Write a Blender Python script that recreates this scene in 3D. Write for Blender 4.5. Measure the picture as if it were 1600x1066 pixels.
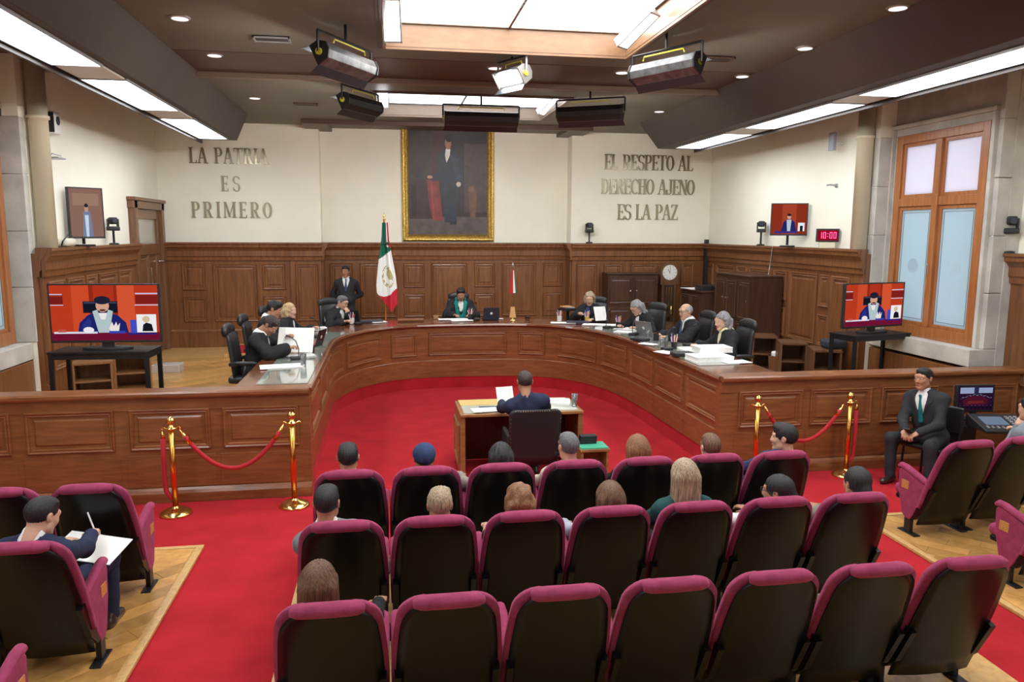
import bpy, bmesh, math, random
import numpy as np
from mathutils import Vector, Matrix
random.seed(7); rng = np.random.RandomState(7)
for o in list(bpy.data.objects): bpy.data.objects.remove(o)
SC = bpy.context.scene; COL = SC.collection
PI = math.pi
# ---------------------------------------------------------------- camera
FPX = 1190.0; CAMH = 2.8
_d = np.array([(605-800)/FPX, (362-533)/FPX, 1.0]); _d /= np.linalg.norm(_d)
_n = np.array([(760-800)/FPX, (8870-533)/FPX, 1.0]); _n -= _d*(_n@_d); _n /= np.linalg.norm(_n)
_x = np.cross(_n, _d)
CM = np.stack([_x, _d, -_n])
CC = np.array([0, 0, CAMH])
cam = bpy.data.cameras.new('camera'); cam.sensor_width = 36; cam.lens = 36*FPX/1600; cam.clip_start = .05; cam.clip_end = 200
camo = bpy.data.objects.new('camera', cam); COL.objects.link(camo)
camo.matrix_world = Matrix(((CM[0,0], -CM[0,1], -CM[0,2], 0), (CM[1,0], -CM[1,1], -CM[1,2], 0), (CM[2,0], -CM[2,1], -CM[2,2], CAMH), (0,0,0,1)))
SC.camera = camo
# ---------------------------------------------------------------- world, exposure
W = bpy.data.worlds.new('world'); SC.world = W; W.use_nodes = True
W.node_tree.nodes['Background'].inputs[0].default_value = (.72, .85, 1, 1)
W.node_tree.nodes['Background'].inputs[1].default_value = 1.3
SC.view_settings.view_transform = 'Standard'; SC.view_settings.look = 'None'
SC.view_settings.exposure = 0.8; SC.view_settings.gamma = 1.0; SC.view_settings.use_curve_mapping = False
E_SKY = 4.2      # ceiling light panels
E_SOF = 9.0     # side light troughs
E_STU = 62.0     # studio lamps
# ---------------------------------------------------------------- pixel -> place
def ray(px, py): return CM @ np.array([(px-800)/FPX, (py-533)/FPX, 1.0])
def atz(px, py, z): r = ray(px, py); return CC + r*((z-CAMH)/r[2])
def aty(px, py, y): r = ray(px, py); return CC + r*(y/r[1])
def atx(px, py, x): r = ray(px, py); return CC + r*(x/r[0])
# ---------------------------------------------------------------- materials
MATS = {}
def _nt(name):
    m = bpy.data.materials.new(name); m.use_nodes = True; nt = m.node_tree
    return m, nt, nt.nodes['Principled BSDF']
def mat(name, col=(.5,.5,.5), rough=.5, metal=0, noise=0, nscale=8, bump=0, bscale=60, spec=.5, sheen=0, emit=0, alpha=1, trans=0, stretch=(1,1,1), coat=0, ecol=None):
    if name in MATS: return MATS[name]
    m, nt, b = _nt(name); L = nt.links
    b.inputs['Base Color'].default_value = (*col, 1); b.inputs['Roughness'].default_value = rough
    b.inputs['Metallic'].default_value = metal; b.inputs['Specular IOR Level'].default_value = spec
    if sheen: b.inputs['Sheen Weight'].default_value = sheen; b.inputs['Sheen Roughness'].default_value = .4; b.inputs['Sheen Tint'].default_value = (*[min(1, c*1.6+.1) for c in col], 1)
    if coat: b.inputs['Coat Weight'].default_value = coat; b.inputs['Coat Roughness'].default_value = .12
    if emit: b.inputs['Emission Color'].default_value = (*(ecol or col), 1); b.inputs['Emission Strength'].default_value = emit
    if trans: b.inputs['Transmission Weight'].default_value = trans
    if alpha < 1: b.inputs['Alpha'].default_value = alpha
    if noise or bump:
        tc = nt.nodes.new('ShaderNodeTexCoord'); mp = nt.nodes.new('ShaderNodeMapping'); mp.inputs['Scale'].default_value = stretch
        L.new(tc.outputs['Object'], mp.inputs['Vector'])
    if noise:
        n = nt.nodes.new('ShaderNodeTexNoise'); n.inputs['Scale'].default_value = nscale; n.inputs['Detail'].default_value = 5
        r = nt.nodes.new('ShaderNodeValToRGB'); r.color_ramp.elements[0].position = .3; r.color_ramp.elements[1].position = .7
        r.color_ramp.elements[0].color = (*[max(0, c*(1-noise)) for c in col], 1); r.color_ramp.elements[1].color = (*[min(1, c*(1+noise)) for c in col], 1)
        L.new(mp.outputs[0], n.inputs['Vector']); L.new(n.outputs['Fac'], r.inputs[0]); L.new(r.outputs[0], b.inputs['Base Color'])
    if bump:
        n2 = nt.nodes.new('ShaderNodeTexNoise'); n2.inputs['Scale'].default_value = bscale; n2.inputs['Detail'].default_value = 4
        bp = nt.nodes.new('ShaderNodeBump'); bp.inputs['Strength'].default_value = bump; bp.inputs['Distance'].default_value = .01
        L.new(mp.outputs[0], n2.inputs['Vector']); L.new(n2.outputs['Fac'], bp.inputs['Height']); L.new(bp.outputs[0], b.inputs['Normal'])
    MATS[name] = m; return m
def wood(name, c1, c2, stretch=(14,14,1.2), rough=.35, coat=.25, use='Position', bump=.05):
    if name in MATS: return MATS[name]
    m, nt, b = _nt(name); L = nt.links
    if use == 'Position': src = nt.nodes.new('ShaderNodeNewGeometry').outputs['Position']
    else: src = nt.nodes.new('ShaderNodeTexCoord').outputs['Object']
    mp = nt.nodes.new('ShaderNodeMapping'); mp.inputs['Scale'].default_value = stretch; L.new(src, mp.inputs['Vector'])
    n = nt.nodes.new('ShaderNodeTexNoise'); n.inputs['Scale'].default_value = 1.6; n.inputs['Detail'].default_value = 7; n.inputs['Distortion'].default_value = .6
    L.new(mp.outputs[0], n.inputs['Vector'])
    n3 = nt.nodes.new('ShaderNodeTexNoise'); n3.inputs['Scale'].default_value = .9; L.new(src, n3.inputs['Vector'])
    mx = nt.nodes.new('ShaderNodeMath'); mx.operation = 'MULTIPLY_ADD'; mx.inputs[1].default_value = .35; L.new(n3.outputs['Fac'], mx.inputs[0]); L.new(n.outputs['Fac'], mx.inputs[2])
    r = nt.nodes.new('ShaderNodeValToRGB'); r.color_ramp.elements[0].position = .42; r.color_ramp.elements[1].position = .92
    r.color_ramp.elements[0].color = (*c1, 1); r.color_ramp.elements[1].color = (*c2, 1)
    L.new(mx.outputs[0], r.inputs[0]); L.new(r.outputs[0], b.inputs['Base Color'])
    b.inputs['Roughness'].default_value = rough; b.inputs['Coat Weight'].default_value = coat; b.inputs['Coat Roughness'].default_value = .2
    bp = nt.nodes.new('ShaderNodeBump'); bp.inputs['Strength'].default_value = bump; bp.inputs['Distance'].default_value = .01
    L.new(n.outputs['Fac'], bp.inputs['Height']); L.new(bp.outputs[0], b.inputs['Normal'])
    MATS[name] = m; return m
def emis(name, col, s):
    if name in MATS: return MATS[name]
    m = bpy.data.materials.new(name); m.use_nodes = True; nt = m.node_tree; nt.nodes.clear()
    e = nt.nodes.new('ShaderNodeEmission'); e.inputs[0].default_value = (*col, 1); e.inputs[1].default_value = s
    o = nt.nodes.new('ShaderNodeOutputMaterial'); nt.links.new(e.outputs[0], o.inputs[0]); MATS[name] = m; return m
def frosted(name, col, w):
    if name in MATS: return MATS[name]
    m = bpy.data.materials.new(name); m.use_nodes = True; nt = m.node_tree; nt.nodes.clear(); L = nt.links
    d = nt.nodes.new('ShaderNodeBsdfDiffuse'); t = nt.nodes.new('ShaderNodeBsdfTranslucent'); g = nt.nodes.new('ShaderNodeBsdfGlossy')
    for q in (d, t): q.inputs[0].default_value = (*col, 1)
    g.inputs['Roughness'].default_value = .15
    a = nt.nodes.new('ShaderNodeMixShader'); a.inputs[0].default_value = w; L.new(d.outputs[0], a.inputs[1]); L.new(t.outputs[0], a.inputs[2])
    c = nt.nodes.new('ShaderNodeMixShader'); c.inputs[0].default_value = .06; L.new(a.outputs[0], c.inputs[1]); L.new(g.outputs[0], c.inputs[2])
    o = nt.nodes.new('ShaderNodeOutputMaterial'); L.new(c.outputs[0], o.inputs[0]); MATS[name] = m; return m
WD = wood('panel_wood', (.118,.041,.013), (.25,.098,.034))
WDH = wood('bench_wood', (.145,.048,.015), (.29,.108,.036), stretch=(2,2,16))
WDK = wood('dark_cabinet_wood', (.035,.014,.008), (.075,.03,.016), rough=.4)
WDO = wood('window_oak', (.26,.085,.025), (.44,.17,.055), rough=.3)
WDD = wood('door_wood', (.13,.055,.022), (.22,.10,.045))
PARQ = wood('parquet', (.46,.25,.075), (.74,.46,.17), stretch=(9,9,1), rough=.3, coat=.4)
CARPET = mat('red_carpet', (.40,.017,.024), .95, noise=.16, nscale=3, bump=.35, bscale=220, spec=.1, sheen=.25)
CREAM = mat('cream_plaster', (.86,.83,.71), .8, noise=.03, nscale=1.5, bump=.03, bscale=40, spec=.2)
CEIL = mat('taupe_ceiling', (.138,.124,.10), .5, noise=.12, nscale=1.2, spec=.35)
CEILD = mat('brown_ceiling_band', (.082,.042,.029), .45, noise=.1, nscale=2, spec=.35)
SOFF = mat('dark_soffit', (.058,.044,.036), .5, noise=.08, nscale=2, spec=.3)
TANW = wood('recess_veneer', (.22,.115,.055), (.30,.165,.085), stretch=(3,3,10), coat=.1)
STONE = mat('grey_stone', (.47,.45,.40), .85, noise=.2, nscale=3, bump=.2, bscale=30)
VELVET = mat('magenta_velvet', (.275,.042,.098), .9, noise=.18, nscale=14, bump=.2, bscale=140, spec=.15, sheen=.5)
SHELL = mat('black_seat_shell', (.0055,.005,.005), .3, spec=.24)
BLK = mat('black_plastic', (.016,.016,.018), .45)
BLKM = mat('black_metal', (.02,.02,.022), .35, metal=.4)
LEATH = mat('black_leather', (.017,.017,.019), .42, bump=.15, bscale=90)
BRASS = mat('polished_brass', (.86,.55,.18), .18, metal=1)
GOLD = mat('gilt_frame', (.62,.43,.12), .35, metal=.85, noise=.4, nscale=30, bump=.6, bscale=70)
CHROME = mat('chrome', (.75,.75,.76), .2, metal=1)
SILV = mat('grey_metal', (.42,.43,.44), .4, metal=.7)
ROPE = mat('red_velvet_rope', (.42,.012,.022), .85, bump=.3, bscale=120, sheen=.4)
PAPER = mat('white_paper', (.86,.86,.84), .7)
PAPB = mat('printed_paper', (.78,.78,.77), .7, noise=.12, nscale=60, stretch=(1,8,1))
GLASS = mat('clear_glass', (.95,.97,.97), .03, trans=.92, spec=.5)
DGLASS = mat('desk_glass', (.55,.60,.54), .08, spec=.8, coat=.6)
LETTER = mat('aged_bronze_letters', (.34,.29,.20), .28, metal=.85)
# ---------------------------------------------------------------- mesh helpers
class MB:
    def __init__(s): s.v=[]; s.f=[]; s.m=[]; s.M=Matrix.Identity(4)
    def add(s, vs, fs, m=0):
        b=len(s.v)
        for p in vs: s.v.append(tuple(s.M @ Vector(p)))
        for q in fs: s.f.append(tuple(b+i for i in q)); s.m.append(m)
        return s
    def box(s, x0,x1,y0,y1,z0,z1, m=0):
        return s.add([(x0,y0,z0),(x1,y0,z0),(x1,y1,z0),(x0,y1,z0),(x0,y0,z1),(x1,y0,z1),(x1,y1,z1),(x0,y1,z1)],
              [(0,3,2,1),(4,5,6,7),(0,1,5,4),(1,2,6,5),(2,3,7,6),(3,0,4,7)], m)
    def cbox(s, c, size, m=0):
        return s.box(c[0]-size[0]/2,c[0]+size[0]/2,c[1]-size[1]/2,c[1]+size[1]/2,c[2]-size[2]/2,c[2]+size[2]/2,m)
    def prism(s, poly, z0, z1, m=0, ax='z'):
        n=len(poly)
        def P(a,b,h): return {'z':(a,b,h),'x':(h,a,b),'y':(a,h,b)}[ax]
        return s.add([P(a,b,z0) for a,b in poly]+[P(a,b,z1) for a,b in poly],
              [tuple(range(n-1,-1,-1)), tuple(range(n,2*n))]+[(i,(i+1)%n,n+(i+1)%n,n+i) for i in range(n)], m)
    def tube(s, pts, r, n=8, m=0, cap=True, sq=1.0):
        pts=[Vector(p) for p in pts]; k=len(pts); rs=r if isinstance(r,(list,tuple)) else [r]*k
        vs=[]; up=None
        for i,p in enumerate(pts):
            t=(pts[min(i+1,k-1)]-pts[max(i-1,0)]).normalized()
            if up is None: up=Vector((0,0,1)) if abs(t.z)<.9 else Vector((1,0,0))
            a=t.cross(up).normalized(); b=a.cross(t).normalized(); up=b
            for j in range(n):
                w=2*PI*j/n; vs.append(tuple(p+a*(math.cos(w)*rs[i])+b*(math.sin(w)*rs[i]*sq)))
        fs=[(i*n+j,i*n+(j+1)%n,(i+1)*n+(j+1)%n,(i+1)*n+j) for i in range(k-1) for j in range(n)]
        if cap: fs+= [tuple(range(n-1,-1,-1)), tuple((k-1)*n+j for j in range(n))]
        return s.add(vs, fs, m)
    def lathe(s, prof, n=16, c=(0,0,0), m=0, ax='z'):
        k=len(prof); vs=[]
        for r,h in prof:
            for j in range(n):
                w=2*PI*j/n; a,b=math.cos(w)*r, math.sin(w)*r
                q={'z':(a,b,h),'y':(a,h,-b),'x':(h,a,b)}[ax]; vs.append((q[0]+c[0],q[1]+c[1],q[2]+c[2]))
        fs=[(i*n+j,i*n+(j+1)%n,(i+1)*n+(j+1)%n,(i+1)*n+j) for i in range(k-1) for j in range(n)]
        fs+= [tuple(range(n-1,-1,-1)), tuple((k-1)*n+j for j in range(n))]
        return s.add(vs, fs, m)
    def build(s, name, mats, parent=None, smooth=False, bevel=0, loc=None, kind=None, seg=2):
        me=bpy.data.meshes.new(name); me.from_pydata(s.v, [], s.f)
        for q in (mats if isinstance(mats,(list,tuple)) else [mats]): me.materials.append(q)
        if any(s.m): me.polygons.foreach_set('material_index', s.m)
        if smooth: me.polygons.foreach_set('use_smooth', [True]*len(me.polygons))
        me.update(); o=bpy.data.objects.new(name, me); COL.objects.link(o)
        if parent is not None: o.parent=parent
        if loc is not None: o.location=loc
        if bevel:
            q=o.modifiers.new('bevel','BEVEL'); q.width=bevel; q.segments=seg; q.limit_method='ANGLE'; q.angle_limit=.6
            q.harden_normals=False
            me.polygons.foreach_set('use_smooth', [True]*len(me.polygons))
            w=o.modifiers.new('wn','WEIGHTED_NORMAL'); w.keep_sharp=True
        if kind: o['kind']=kind
        return o
def tag(o, label, cat, group=None, kind=None):
    o['label']=label; o['category']=cat
    if group: o['group']=group
    if kind: o['kind']=kind
    return o
def thing(name, label, cat, loc=(0,0,0), rz=0, group=None):
    o=bpy.data.objects.new(name, None); COL.objects.link(o); o.empty_display_size=.1
    o.location=tuple(float(q) for q in loc); o.rotation_euler=(0,0,rz); return tag(o,label,cat,group)
def struct(name, parent=None, loc=(0,0,0)):
    o=bpy.data.objects.new(name, None); COL.objects.link(o); o.empty_display_size=.1; o.location=loc; o['kind']='structure'; return o
def S(o, label=None):
    o['kind']='structure'
    if label: o['label']=label
    return o
def dup(root, loc, rz, label):
    r=root.copy(); COL.objects.link(r); r.location=loc; r.rotation_euler=(0,0,rz); r['label']=label
    for ch in list(root.children):
        c=ch.copy(); COL.objects.link(c); c.parent=r
        for g in list(ch.children):
            d=g.copy(); COL.objects.link(d); d.parent=c
    return r
def panel(mapf, u0,u1,v0,v1, mats, parent, nu=1, k=1.0, name='panel'):
    """moulded panel on a surface: mapf(u, v, depth) -> point; concentric loops make the moulding"""
    loops=[(0,0),(0,.02),(.012,.034),(.03,.022),(.045,.026),(.058,.004),(.085,.004),(.105,.016)]
    mb=MB(); per=[]; vs=[]
    for ins,d in loops:
        ins*=k; d*=k; a,b,c,e=u0+ins,u1-ins,v0+ins,v1-ins; row=[]
        for i in range(nu+1): row.append((a+(b-a)*i/nu, c))
        for i in range(nu+1): row.append((b-(b-a)*i/nu, e))
        per=len(row)
        for u,v in row: vs.append(tuple(mapf(u,v,d)))
    fs=[]
    for l in range(len(loops)-1):
        for i in range(per): fs.append((l*per+i, l*per+(i+1)%per, (l+1)*per+(i+1)%per, (l+1)*per+i))
    o=(len(loops)-1)*per
    for i in range(nu): fs.append((o+i, o+i+1, o+per-2-i, o+per-1-i))
    mb.add(vs, fs); return mb.build(name, mats, parent)
# ================================================================ setting
XL, XR, YB, YC, ZC, ZU = -4.5, 7.15, 16.4, 16.8, 4.95, .42
def clip(poly, x0,x1,y0,y1):
    for ax,lim,sg in ((0,x0,1),(0,x1,-1),(1,y0,1),(1,y1,-1)):
        out=[]
        for i in range(len(poly)):
            a,b=poly[i-1],poly[i]; da,db=sg*(a[ax]-lim),sg*(b[ax]-lim)
            if (da>=0)!=(db>=0):
                t=da/(da-db); out.append((a[0]+(b[0]-a[0])*t, a[1]+(b[1]-a[1])*t))
            if db>=0: out.append(b)
        poly=out
        if len(poly)<3: return []
    return poly
S(MB().box(-7,9.5,-3.2,17.2,-.12,0).build('floor', CARPET), 'red carpet of the pit and aisles')
# upper parquet platform behind the bench and balustrades (outline follows the bench)
BC=[(-.82,8.12),(-.82,9.2),(-.82,10.3),(-.82,11.3),(-.79,11.84),(-.64,12.38),(-.40,12.84),(-.05,13.22),(.30,13.42),(.81,13.52),(1.45,13.55),(2.1,13.5),(2.66,13.34),(3.09,13.0),(3.36,12.54),(3.57,11.9),(3.68,11.0),(3.71,9.9),(3.73,9.0),(3.74,8.12)]
def catmull(P, n=5):
    out=[]
    for i in range(len(P)-1):
        p0,p1,p2,p3=[np.array(P[max(0,min(len(P)-1,j))]) for j in (i-1,i,i+1,i+2)]
        for k in range(n):
            t=k/n; out.append(.5*((2*p1)+(-p0+p2)*t+(2*p0-5*p1+4*p2-p3)*t*t+(-p0+3*p1-3*p2+p3)*t**3))
    out.append(np.array(P[-1])); return np.array(out)
CRV=catmull(BC,5); _seg=np.linalg.norm(np.diff(CRV,axis=0),axis=1); CS=np.concatenate([[0],np.cumsum(_seg)]); CLEN=CS[-1]
_t=np.gradient(CRV,axis=0); _t/=np.linalg.norm(_t,axis=1)[:,None]; CN=np.stack([_t[:,1],-_t[:,0]],1)   # towards the pit
def bench_at(u, off=0):
    x=np.interp(u,CS,CRV[:,0]); y=np.interp(u,CS,CRV[:,1]); a=np.interp(u,CS,CN[:,0]); b=np.interp(u,CS,CN[:,1]); q=math.hypot(a,b)
    return np.array([x+a/q*off, y+b/q*off, a/q, b/q])
mb=MB()
outer=[(-6.6,8.2),(-6.6,17),(9,17),(9,8.2)]
ring=[tuple(bench_at(CLEN*i/60,-.1)[:2]) for i in range(61)]
poly=[(-6.6,8.2),ring[0]]+ring[1:]+[(9,8.2),(9,17),(-6.6,17)]
mb.prism([ (a,b) for a,b in poly], .02, ZU)
S(mb.build('floor', wood('parquet_upper',(.50,.28,.09),(.78,.50,.20),stretch=(5,11,1),rough=.28,coat=.4)), 'raised golden parquet floor around the bench')
# step with red runner along the back wall
mb=MB().box(-3.1,6.8,14.95,16.35,ZU,ZU+.06); o=S(mb.build('floor', PARQ, bevel=.008),'low wooden step along the back wall')
MB().box(-3.0,2.6,15.05,16.1,ZU+.06,ZU+.07).build('carpet_runner', CARPET, o)
# seating platforms with planks
def planks(parent, x0,x1,y0,y1,z, ang, w=.15, L=.9):
    ca,sa=math.cos(ang),math.sin(ang); cx,cy=(x0+x1)/2,(y0+y1)/2; R=math.hypot(x1-x0,y1-y0)/2+1
    n=int(R/w)+1
    for i in range(-n,n):
        off=random.random()*L
        for j in range(-int(R/L)-2,int(R/L)+2):
            u0,u1,v0,v1=j*L+off+.002,(j+1)*L+off-.002,i*w+.0015,(i+1)*w-.0015
            P=[(cx+u*ca-v*sa,cy+u*sa+v*ca) for u,v in ((u0,v0),(u1,v0),(u1,v1),(u0,v1))]
            P=clip(P,x0,x1,y0,y1)
            if len(P)<3: continue
            ar=abs(sum(P[k-1][0]*P[k][1]-P[k][0]*P[k-1][1] for k in range(len(P))))/2
            if ar<.004: continue
            t=random.choice(PK); MB().prism(P,z,z+.006+random.random()*.0012).build('plank', t, parent)
PK=[wood('plank_%s'%n, tuple(c*k for c in (.42,.21,.058)), tuple(c*k for c in (.66,.37,.12)), stretch=(6,6,1), rough=.28, coat=.45) for n,k in (('honey',1),('pale',1.22),('dark',.82))]
TRIM=wood('pale_trim',(.50,.30,.11),(.72,.47,.2),rough=.3)
for nm,x0,x1,y0,y1,pv,lab in (('left',-6.6,-1.66,-1,6.82,(-2.75,-1.73,3.6,6.75),'wooden platform under the left block of seats'),('mid',-.76,3.86,-1,6.35,None,'wooden platform under the middle block of seats'),('right',4.56,7.7,-1,6.62,(4.63,6.1,4.1,6.55),'wooden platform under the right block of seats')):
    o=S(MB().box(x0,x1,y0,y1,.001,.022).build('floor', PARQ, bevel=.003), lab)
    mb=MB(); e=x1 if nm=='left' else x0; s_=-1 if nm=='left' else 1
    mb.box(min(e,e+s_*.055),max(e,e+s_*.055),y0,y1,.022,.029); mb.box(x0+.055,x1-.055,y1-.055,y1,.022,.029); mb.build('edge_trim', TRIM, o, bevel=.002)
    if pv: planks(o,*pv,.022,.75 if nm=='left' else 2.3)
_uf=[o for o in bpy.data.objects if o.get('label','').startswith('raised golden')][0]
planks(_uf,-4.3,-1.75,9.0,14.9,ZU,.78,.2,1.1); planks(_uf,4.55,6.5,8.6,12.2,ZU,2.35,.2,1.1)
# walls ---------------------------------------------------------
wb=S(MB().box(XL-.6,XR+1,YC,YC+.25,0,ZC+.4).build('wall_back', CREAM),'cream back wall behind the bench')
xl1=aty(500,300,YB)[0]; xr1=aty(893,300,YB)[0]
MB().box(XL-.3,xl1,YB,YC,0,ZC+.02).build('wall_bay', CREAM, wb); MB().box(xr1,XR+.3,YB,YC,0,ZC+.02).build('wall_bay', CREAM, wb)
wr=S(MB().box(XR,XR+.3,10.45,YC,0,ZC+.02).build('wall_right', CREAM),'cream right wall with wooden wainscot')
MB().box(7.75,8.0,-3.2,8.62,0,ZC+.3).build('wall_section', CREAM, wr)
wl=S(MB().box(XL-.3,XL,10.62,YC,0,ZC+.02).build('wall_left', CREAM),'cream left wall with wooden wainscot')
MB().box(-5.35,-5.1,-3.2,8.87,0,ZC+.3).build('wall_section', CREAM, wl)
S(MB().box(-5.4,8,-3.3,-3.05,0,ZC+.3).build('wall_rear', CREAM),'wall behind the audience')
# stone window surrounds and windows ------------------------------
def window(name, sgn, xw, y0,y1,z0,z1, ya,yb, xfar, xnear, lab):
    """window in a side wall: plane at x=xw, frame y0..y1 z0..z1, stone niche ya..yb"""
    st=S(MB().build('stone_surround', STONE)); st.name='trim_1' if sgn>0 else 'trim_2'; st['label']='grey stone surround of the %s window'%('right' if sgn>0 else 'left')
    def bx(n,a,b,c,d,e,f): MB().box(min(a,b),max(a,b),c,d,e,f).build(n,STONE,st,bevel=.01)
    t=xw+sgn*.16
    bx('stone_sill',xw-sgn*.22,t,ya,yb,z0-.22,z0); bx('stone_apron',xw-sgn*.02,t,ya,yb,0,z0-.22)
    bx('stone_lintel',xw-sgn*.03,t,ya,yb,z1,ZC+.02)
    for k in range(4):
        h0=z0+(z1-z0)*k/4+.003; h1=z0+(z1-z0)*(k+1)/4-.003
        bx('stone_block',xw-sgn*.03,t,y1,yb,h0,h1); bx('stone_block',xw-sgn*.03,t,ya,y0,h0,h1)
        bx('stone_block',xfar-sgn*.01,t,yb-.02,yb+.12,h0,h1)
    bx('stone_moulding',xw-sgn*.09,xw,y1+.05,y1+.11,z0,z1+.1); bx('stone_moulding',xw-sgn*.09,xw,y0-.11,y0-.05,z0,z1+.1); bx('stone_moulding',xw-sgn*.09,xw,y0-.11,y1+.11,z1+.1,z1+.16)
    w=struct(name); w['label']=lab
    def fb(n,mt,d0,d1,c,d,e,f,par,bv=.006): return MB().box(min(xw-sgn*d0,xw+sgn*d1),max(xw-sgn*d0,xw+sgn*d1),c,d,e,f).build(n,mt,par,bevel=bv)
    F=.12; zt=z1-.95
    for c,d,e,f in ((y0,y0+F,z0,z1),(y1-F,y1,z0,z1),(y0+F,y1-F,z0,z0+.16),(y0+F,y1-F,z1-F,z1)): fb('window_frame',WDO,.05,.1,c,d,e,f,w)
    ym=(y0+y1)/2
    fb('mullion',WDO,.06,.08,ym-.055,ym+.055,z0+.16,z1-F,w); fb('transom',WDO,.045,.08,y0+F,ym-.055,zt-.06,zt+.06,w); fb('transom',WDO,.045,.08,ym+.055,y1-F,zt-.06,zt+.06,w)
    GP=frosted('frosted_pane',(.60,.68,.70),.75); GU=frosted('upper_pane_blind',(.86,.80,.84),.72); ET=mat('etched_emblem',(.40,.46,.48),.6,alpha=.16); LN=mat('dark_beading',(.16,.2,.22),.5)
    for a,b in ((y0+F,ym-.055),(ym+.055,y1-F)):
        for e,f,g in ((z0+.16,zt-.06,GP),(zt+.06,z1-F,GU)):
            sash=MB(); 
            for c_,d_,e_,f_ in ((a,a+.05,e,f),(b-.05,b,e,f),(a+.05,b-.05,e,e+.05),(a+.05,b-.05,f-.05,f)):
                sash.box(min(xw-sgn*.02,xw+sgn*.05),max(xw-sgn*.02,xw+sgn*.05),c_,d_,e_,f_)
            so=sash.build('sash',WDO,w,bevel=.004)
            MB().box(min(xw,xw+sgn*.012),max(xw,xw+sgn*.012),a+.05,b-.05,e+.05,f-.05).build('pane',g,so)
            if g is GP:
                pr=MB()
                for q in (.085,):
                    for c_,d_,e_,f_ in ((a+q,a+q+.008,e+q,f-q),(b-q-.008,b-q,e+q,f-q),(a+q,b-q,e+q,e+q+.008),(a+q,b-q,f-q-.008,f-q)):
                        pr.box(min(xw-sgn*.004,xw),max(xw-sgn*.004,xw),c_,d_,e_,f_)
                pr.build('etched_line',LN,so)
                MB().lathe([(.105,-.0035 if sgn>0 else .0),(.105,.0 if sgn>0 else .0035)],20,(xw-(.0 if sgn>0 else .0),(a+b)/2,(e+f)/2),ax='x').build('etched_medallion',ET,so)
    fb('handle',CHROME,.09,-.06,ym-.01,ym+.01,zt-1.0,zt-.86,w,.003)
    # daylight comes from the world through the panes; an outer reveal keeps the wall closed
    fb('outer_reveal',STONE,-.16,.3,y0-.1,y0,z0,z1,st,0); fb('outer_reveal',STONE,-.16,.3,y1,y1+.1,z0,z1,st,0)
window('window_1',1,7.42,8.6,10.36,1.36,4.2,8.42,10.45,XR,7.75,'tall oak window with frosted panes in the right wall')
window('window_2',-1,-4.77,8.85,10.57,1.36,4.2,8.75,10.62,XL,-5.1,'oak window at the left edge of the view')
MB().box(-5.12,-4.92,8.74,8.95,0,ZC+.05).build('stone_pier',STONE,bpy.data.objects['trim_2']); MB().box(7.57,7.77,8.41,8.63,0,ZC+.05).build('stone_pier',STONE,bpy.data.objects['trim_1'])
# round cream pipes beside the windows
for nm,px,xx,yy in (('left',45,XL+.13,10.85),('right',1368,XR-.12,10.62)):
    o=S(MB().lathe([(.115,2.57),(.115,4.2),(.135,4.2),(.135,4.24),(.115,4.24),(.115,ZC)],20,(xx,yy,0)).build('trim_%d'%(3 if nm=='left' else 4), mat('cream_pipe',(.80,.74,.54),.6), smooth=False),'round cream service column at the %s wall'%nm)
    o.data.polygons.foreach_set('use_smooth',[len(p.vertices)==4 for p in o.data.polygons])
# ceiling -------------------------------------------------------
ce=S(MB().build('ceiling', CEIL),'dark taupe ceiling with two lit recesses')
def slab(name,x0,x1,y0,y1,hx0,hx1,hy0,hy1,z,mt):
    for a,b,c,d in ((x0,hx0,y0,y1),(hx1,x1,y0,y1),(hx0,hx1,y0,hy0),(hx0,hx1,hy1,y1)):
        MB().box(a,b,c,d,z,z+.06).build(name,mt,ce)
RX0,RX1,RY0,RY1=0.02,2.93,3.2,9.4
slab('ceiling_slab',-5.4,8,-3.2,10.05,RX0,RX1,RY0,RY1,ZC,CEIL)
MB().box(-5.4,8,10.05,11.33,ZC-.004,ZC+.06).build('ceiling_band',CEILD,ce)
SX0,SX1,SY0,SY1=-.12,2.92,12.35,14.72
slab('ceiling_slab',-5.4,8,11.33,16.95,SX0,SX1,SY0,SY1,ZC-.01,CEIL)
MB().box(-5.4,8,11.30,11.42,ZC-.07,ZC).build('ceiling_beam',mat('beam_taupe',(.20,.14,.105),.5),ce,bevel=.01)
MB().box(-5.4,8,11.42,11.47,ZC-.05,ZC).build('ceiling_beam',CEILD,ce)
MB().box(-1.6,4.2,15.55,15.68,ZC-.09,ZC).build('ceiling_beam',CEILD,ce,bevel=.008)
for x0,x1 in ((-1.6,-1.1),(3.7,4.2)): MB().box(x0,x1,15.68,16.8,ZC-.09,ZC).build('ceiling_beam',CEIL,ce,bevel=.008)
PANEL=emis('ceiling_light_panel',(1,.985,.95),E_SKY); PANELF=emis('far_light_panel',(.90,.96,1),E_SKY*.6)
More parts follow.
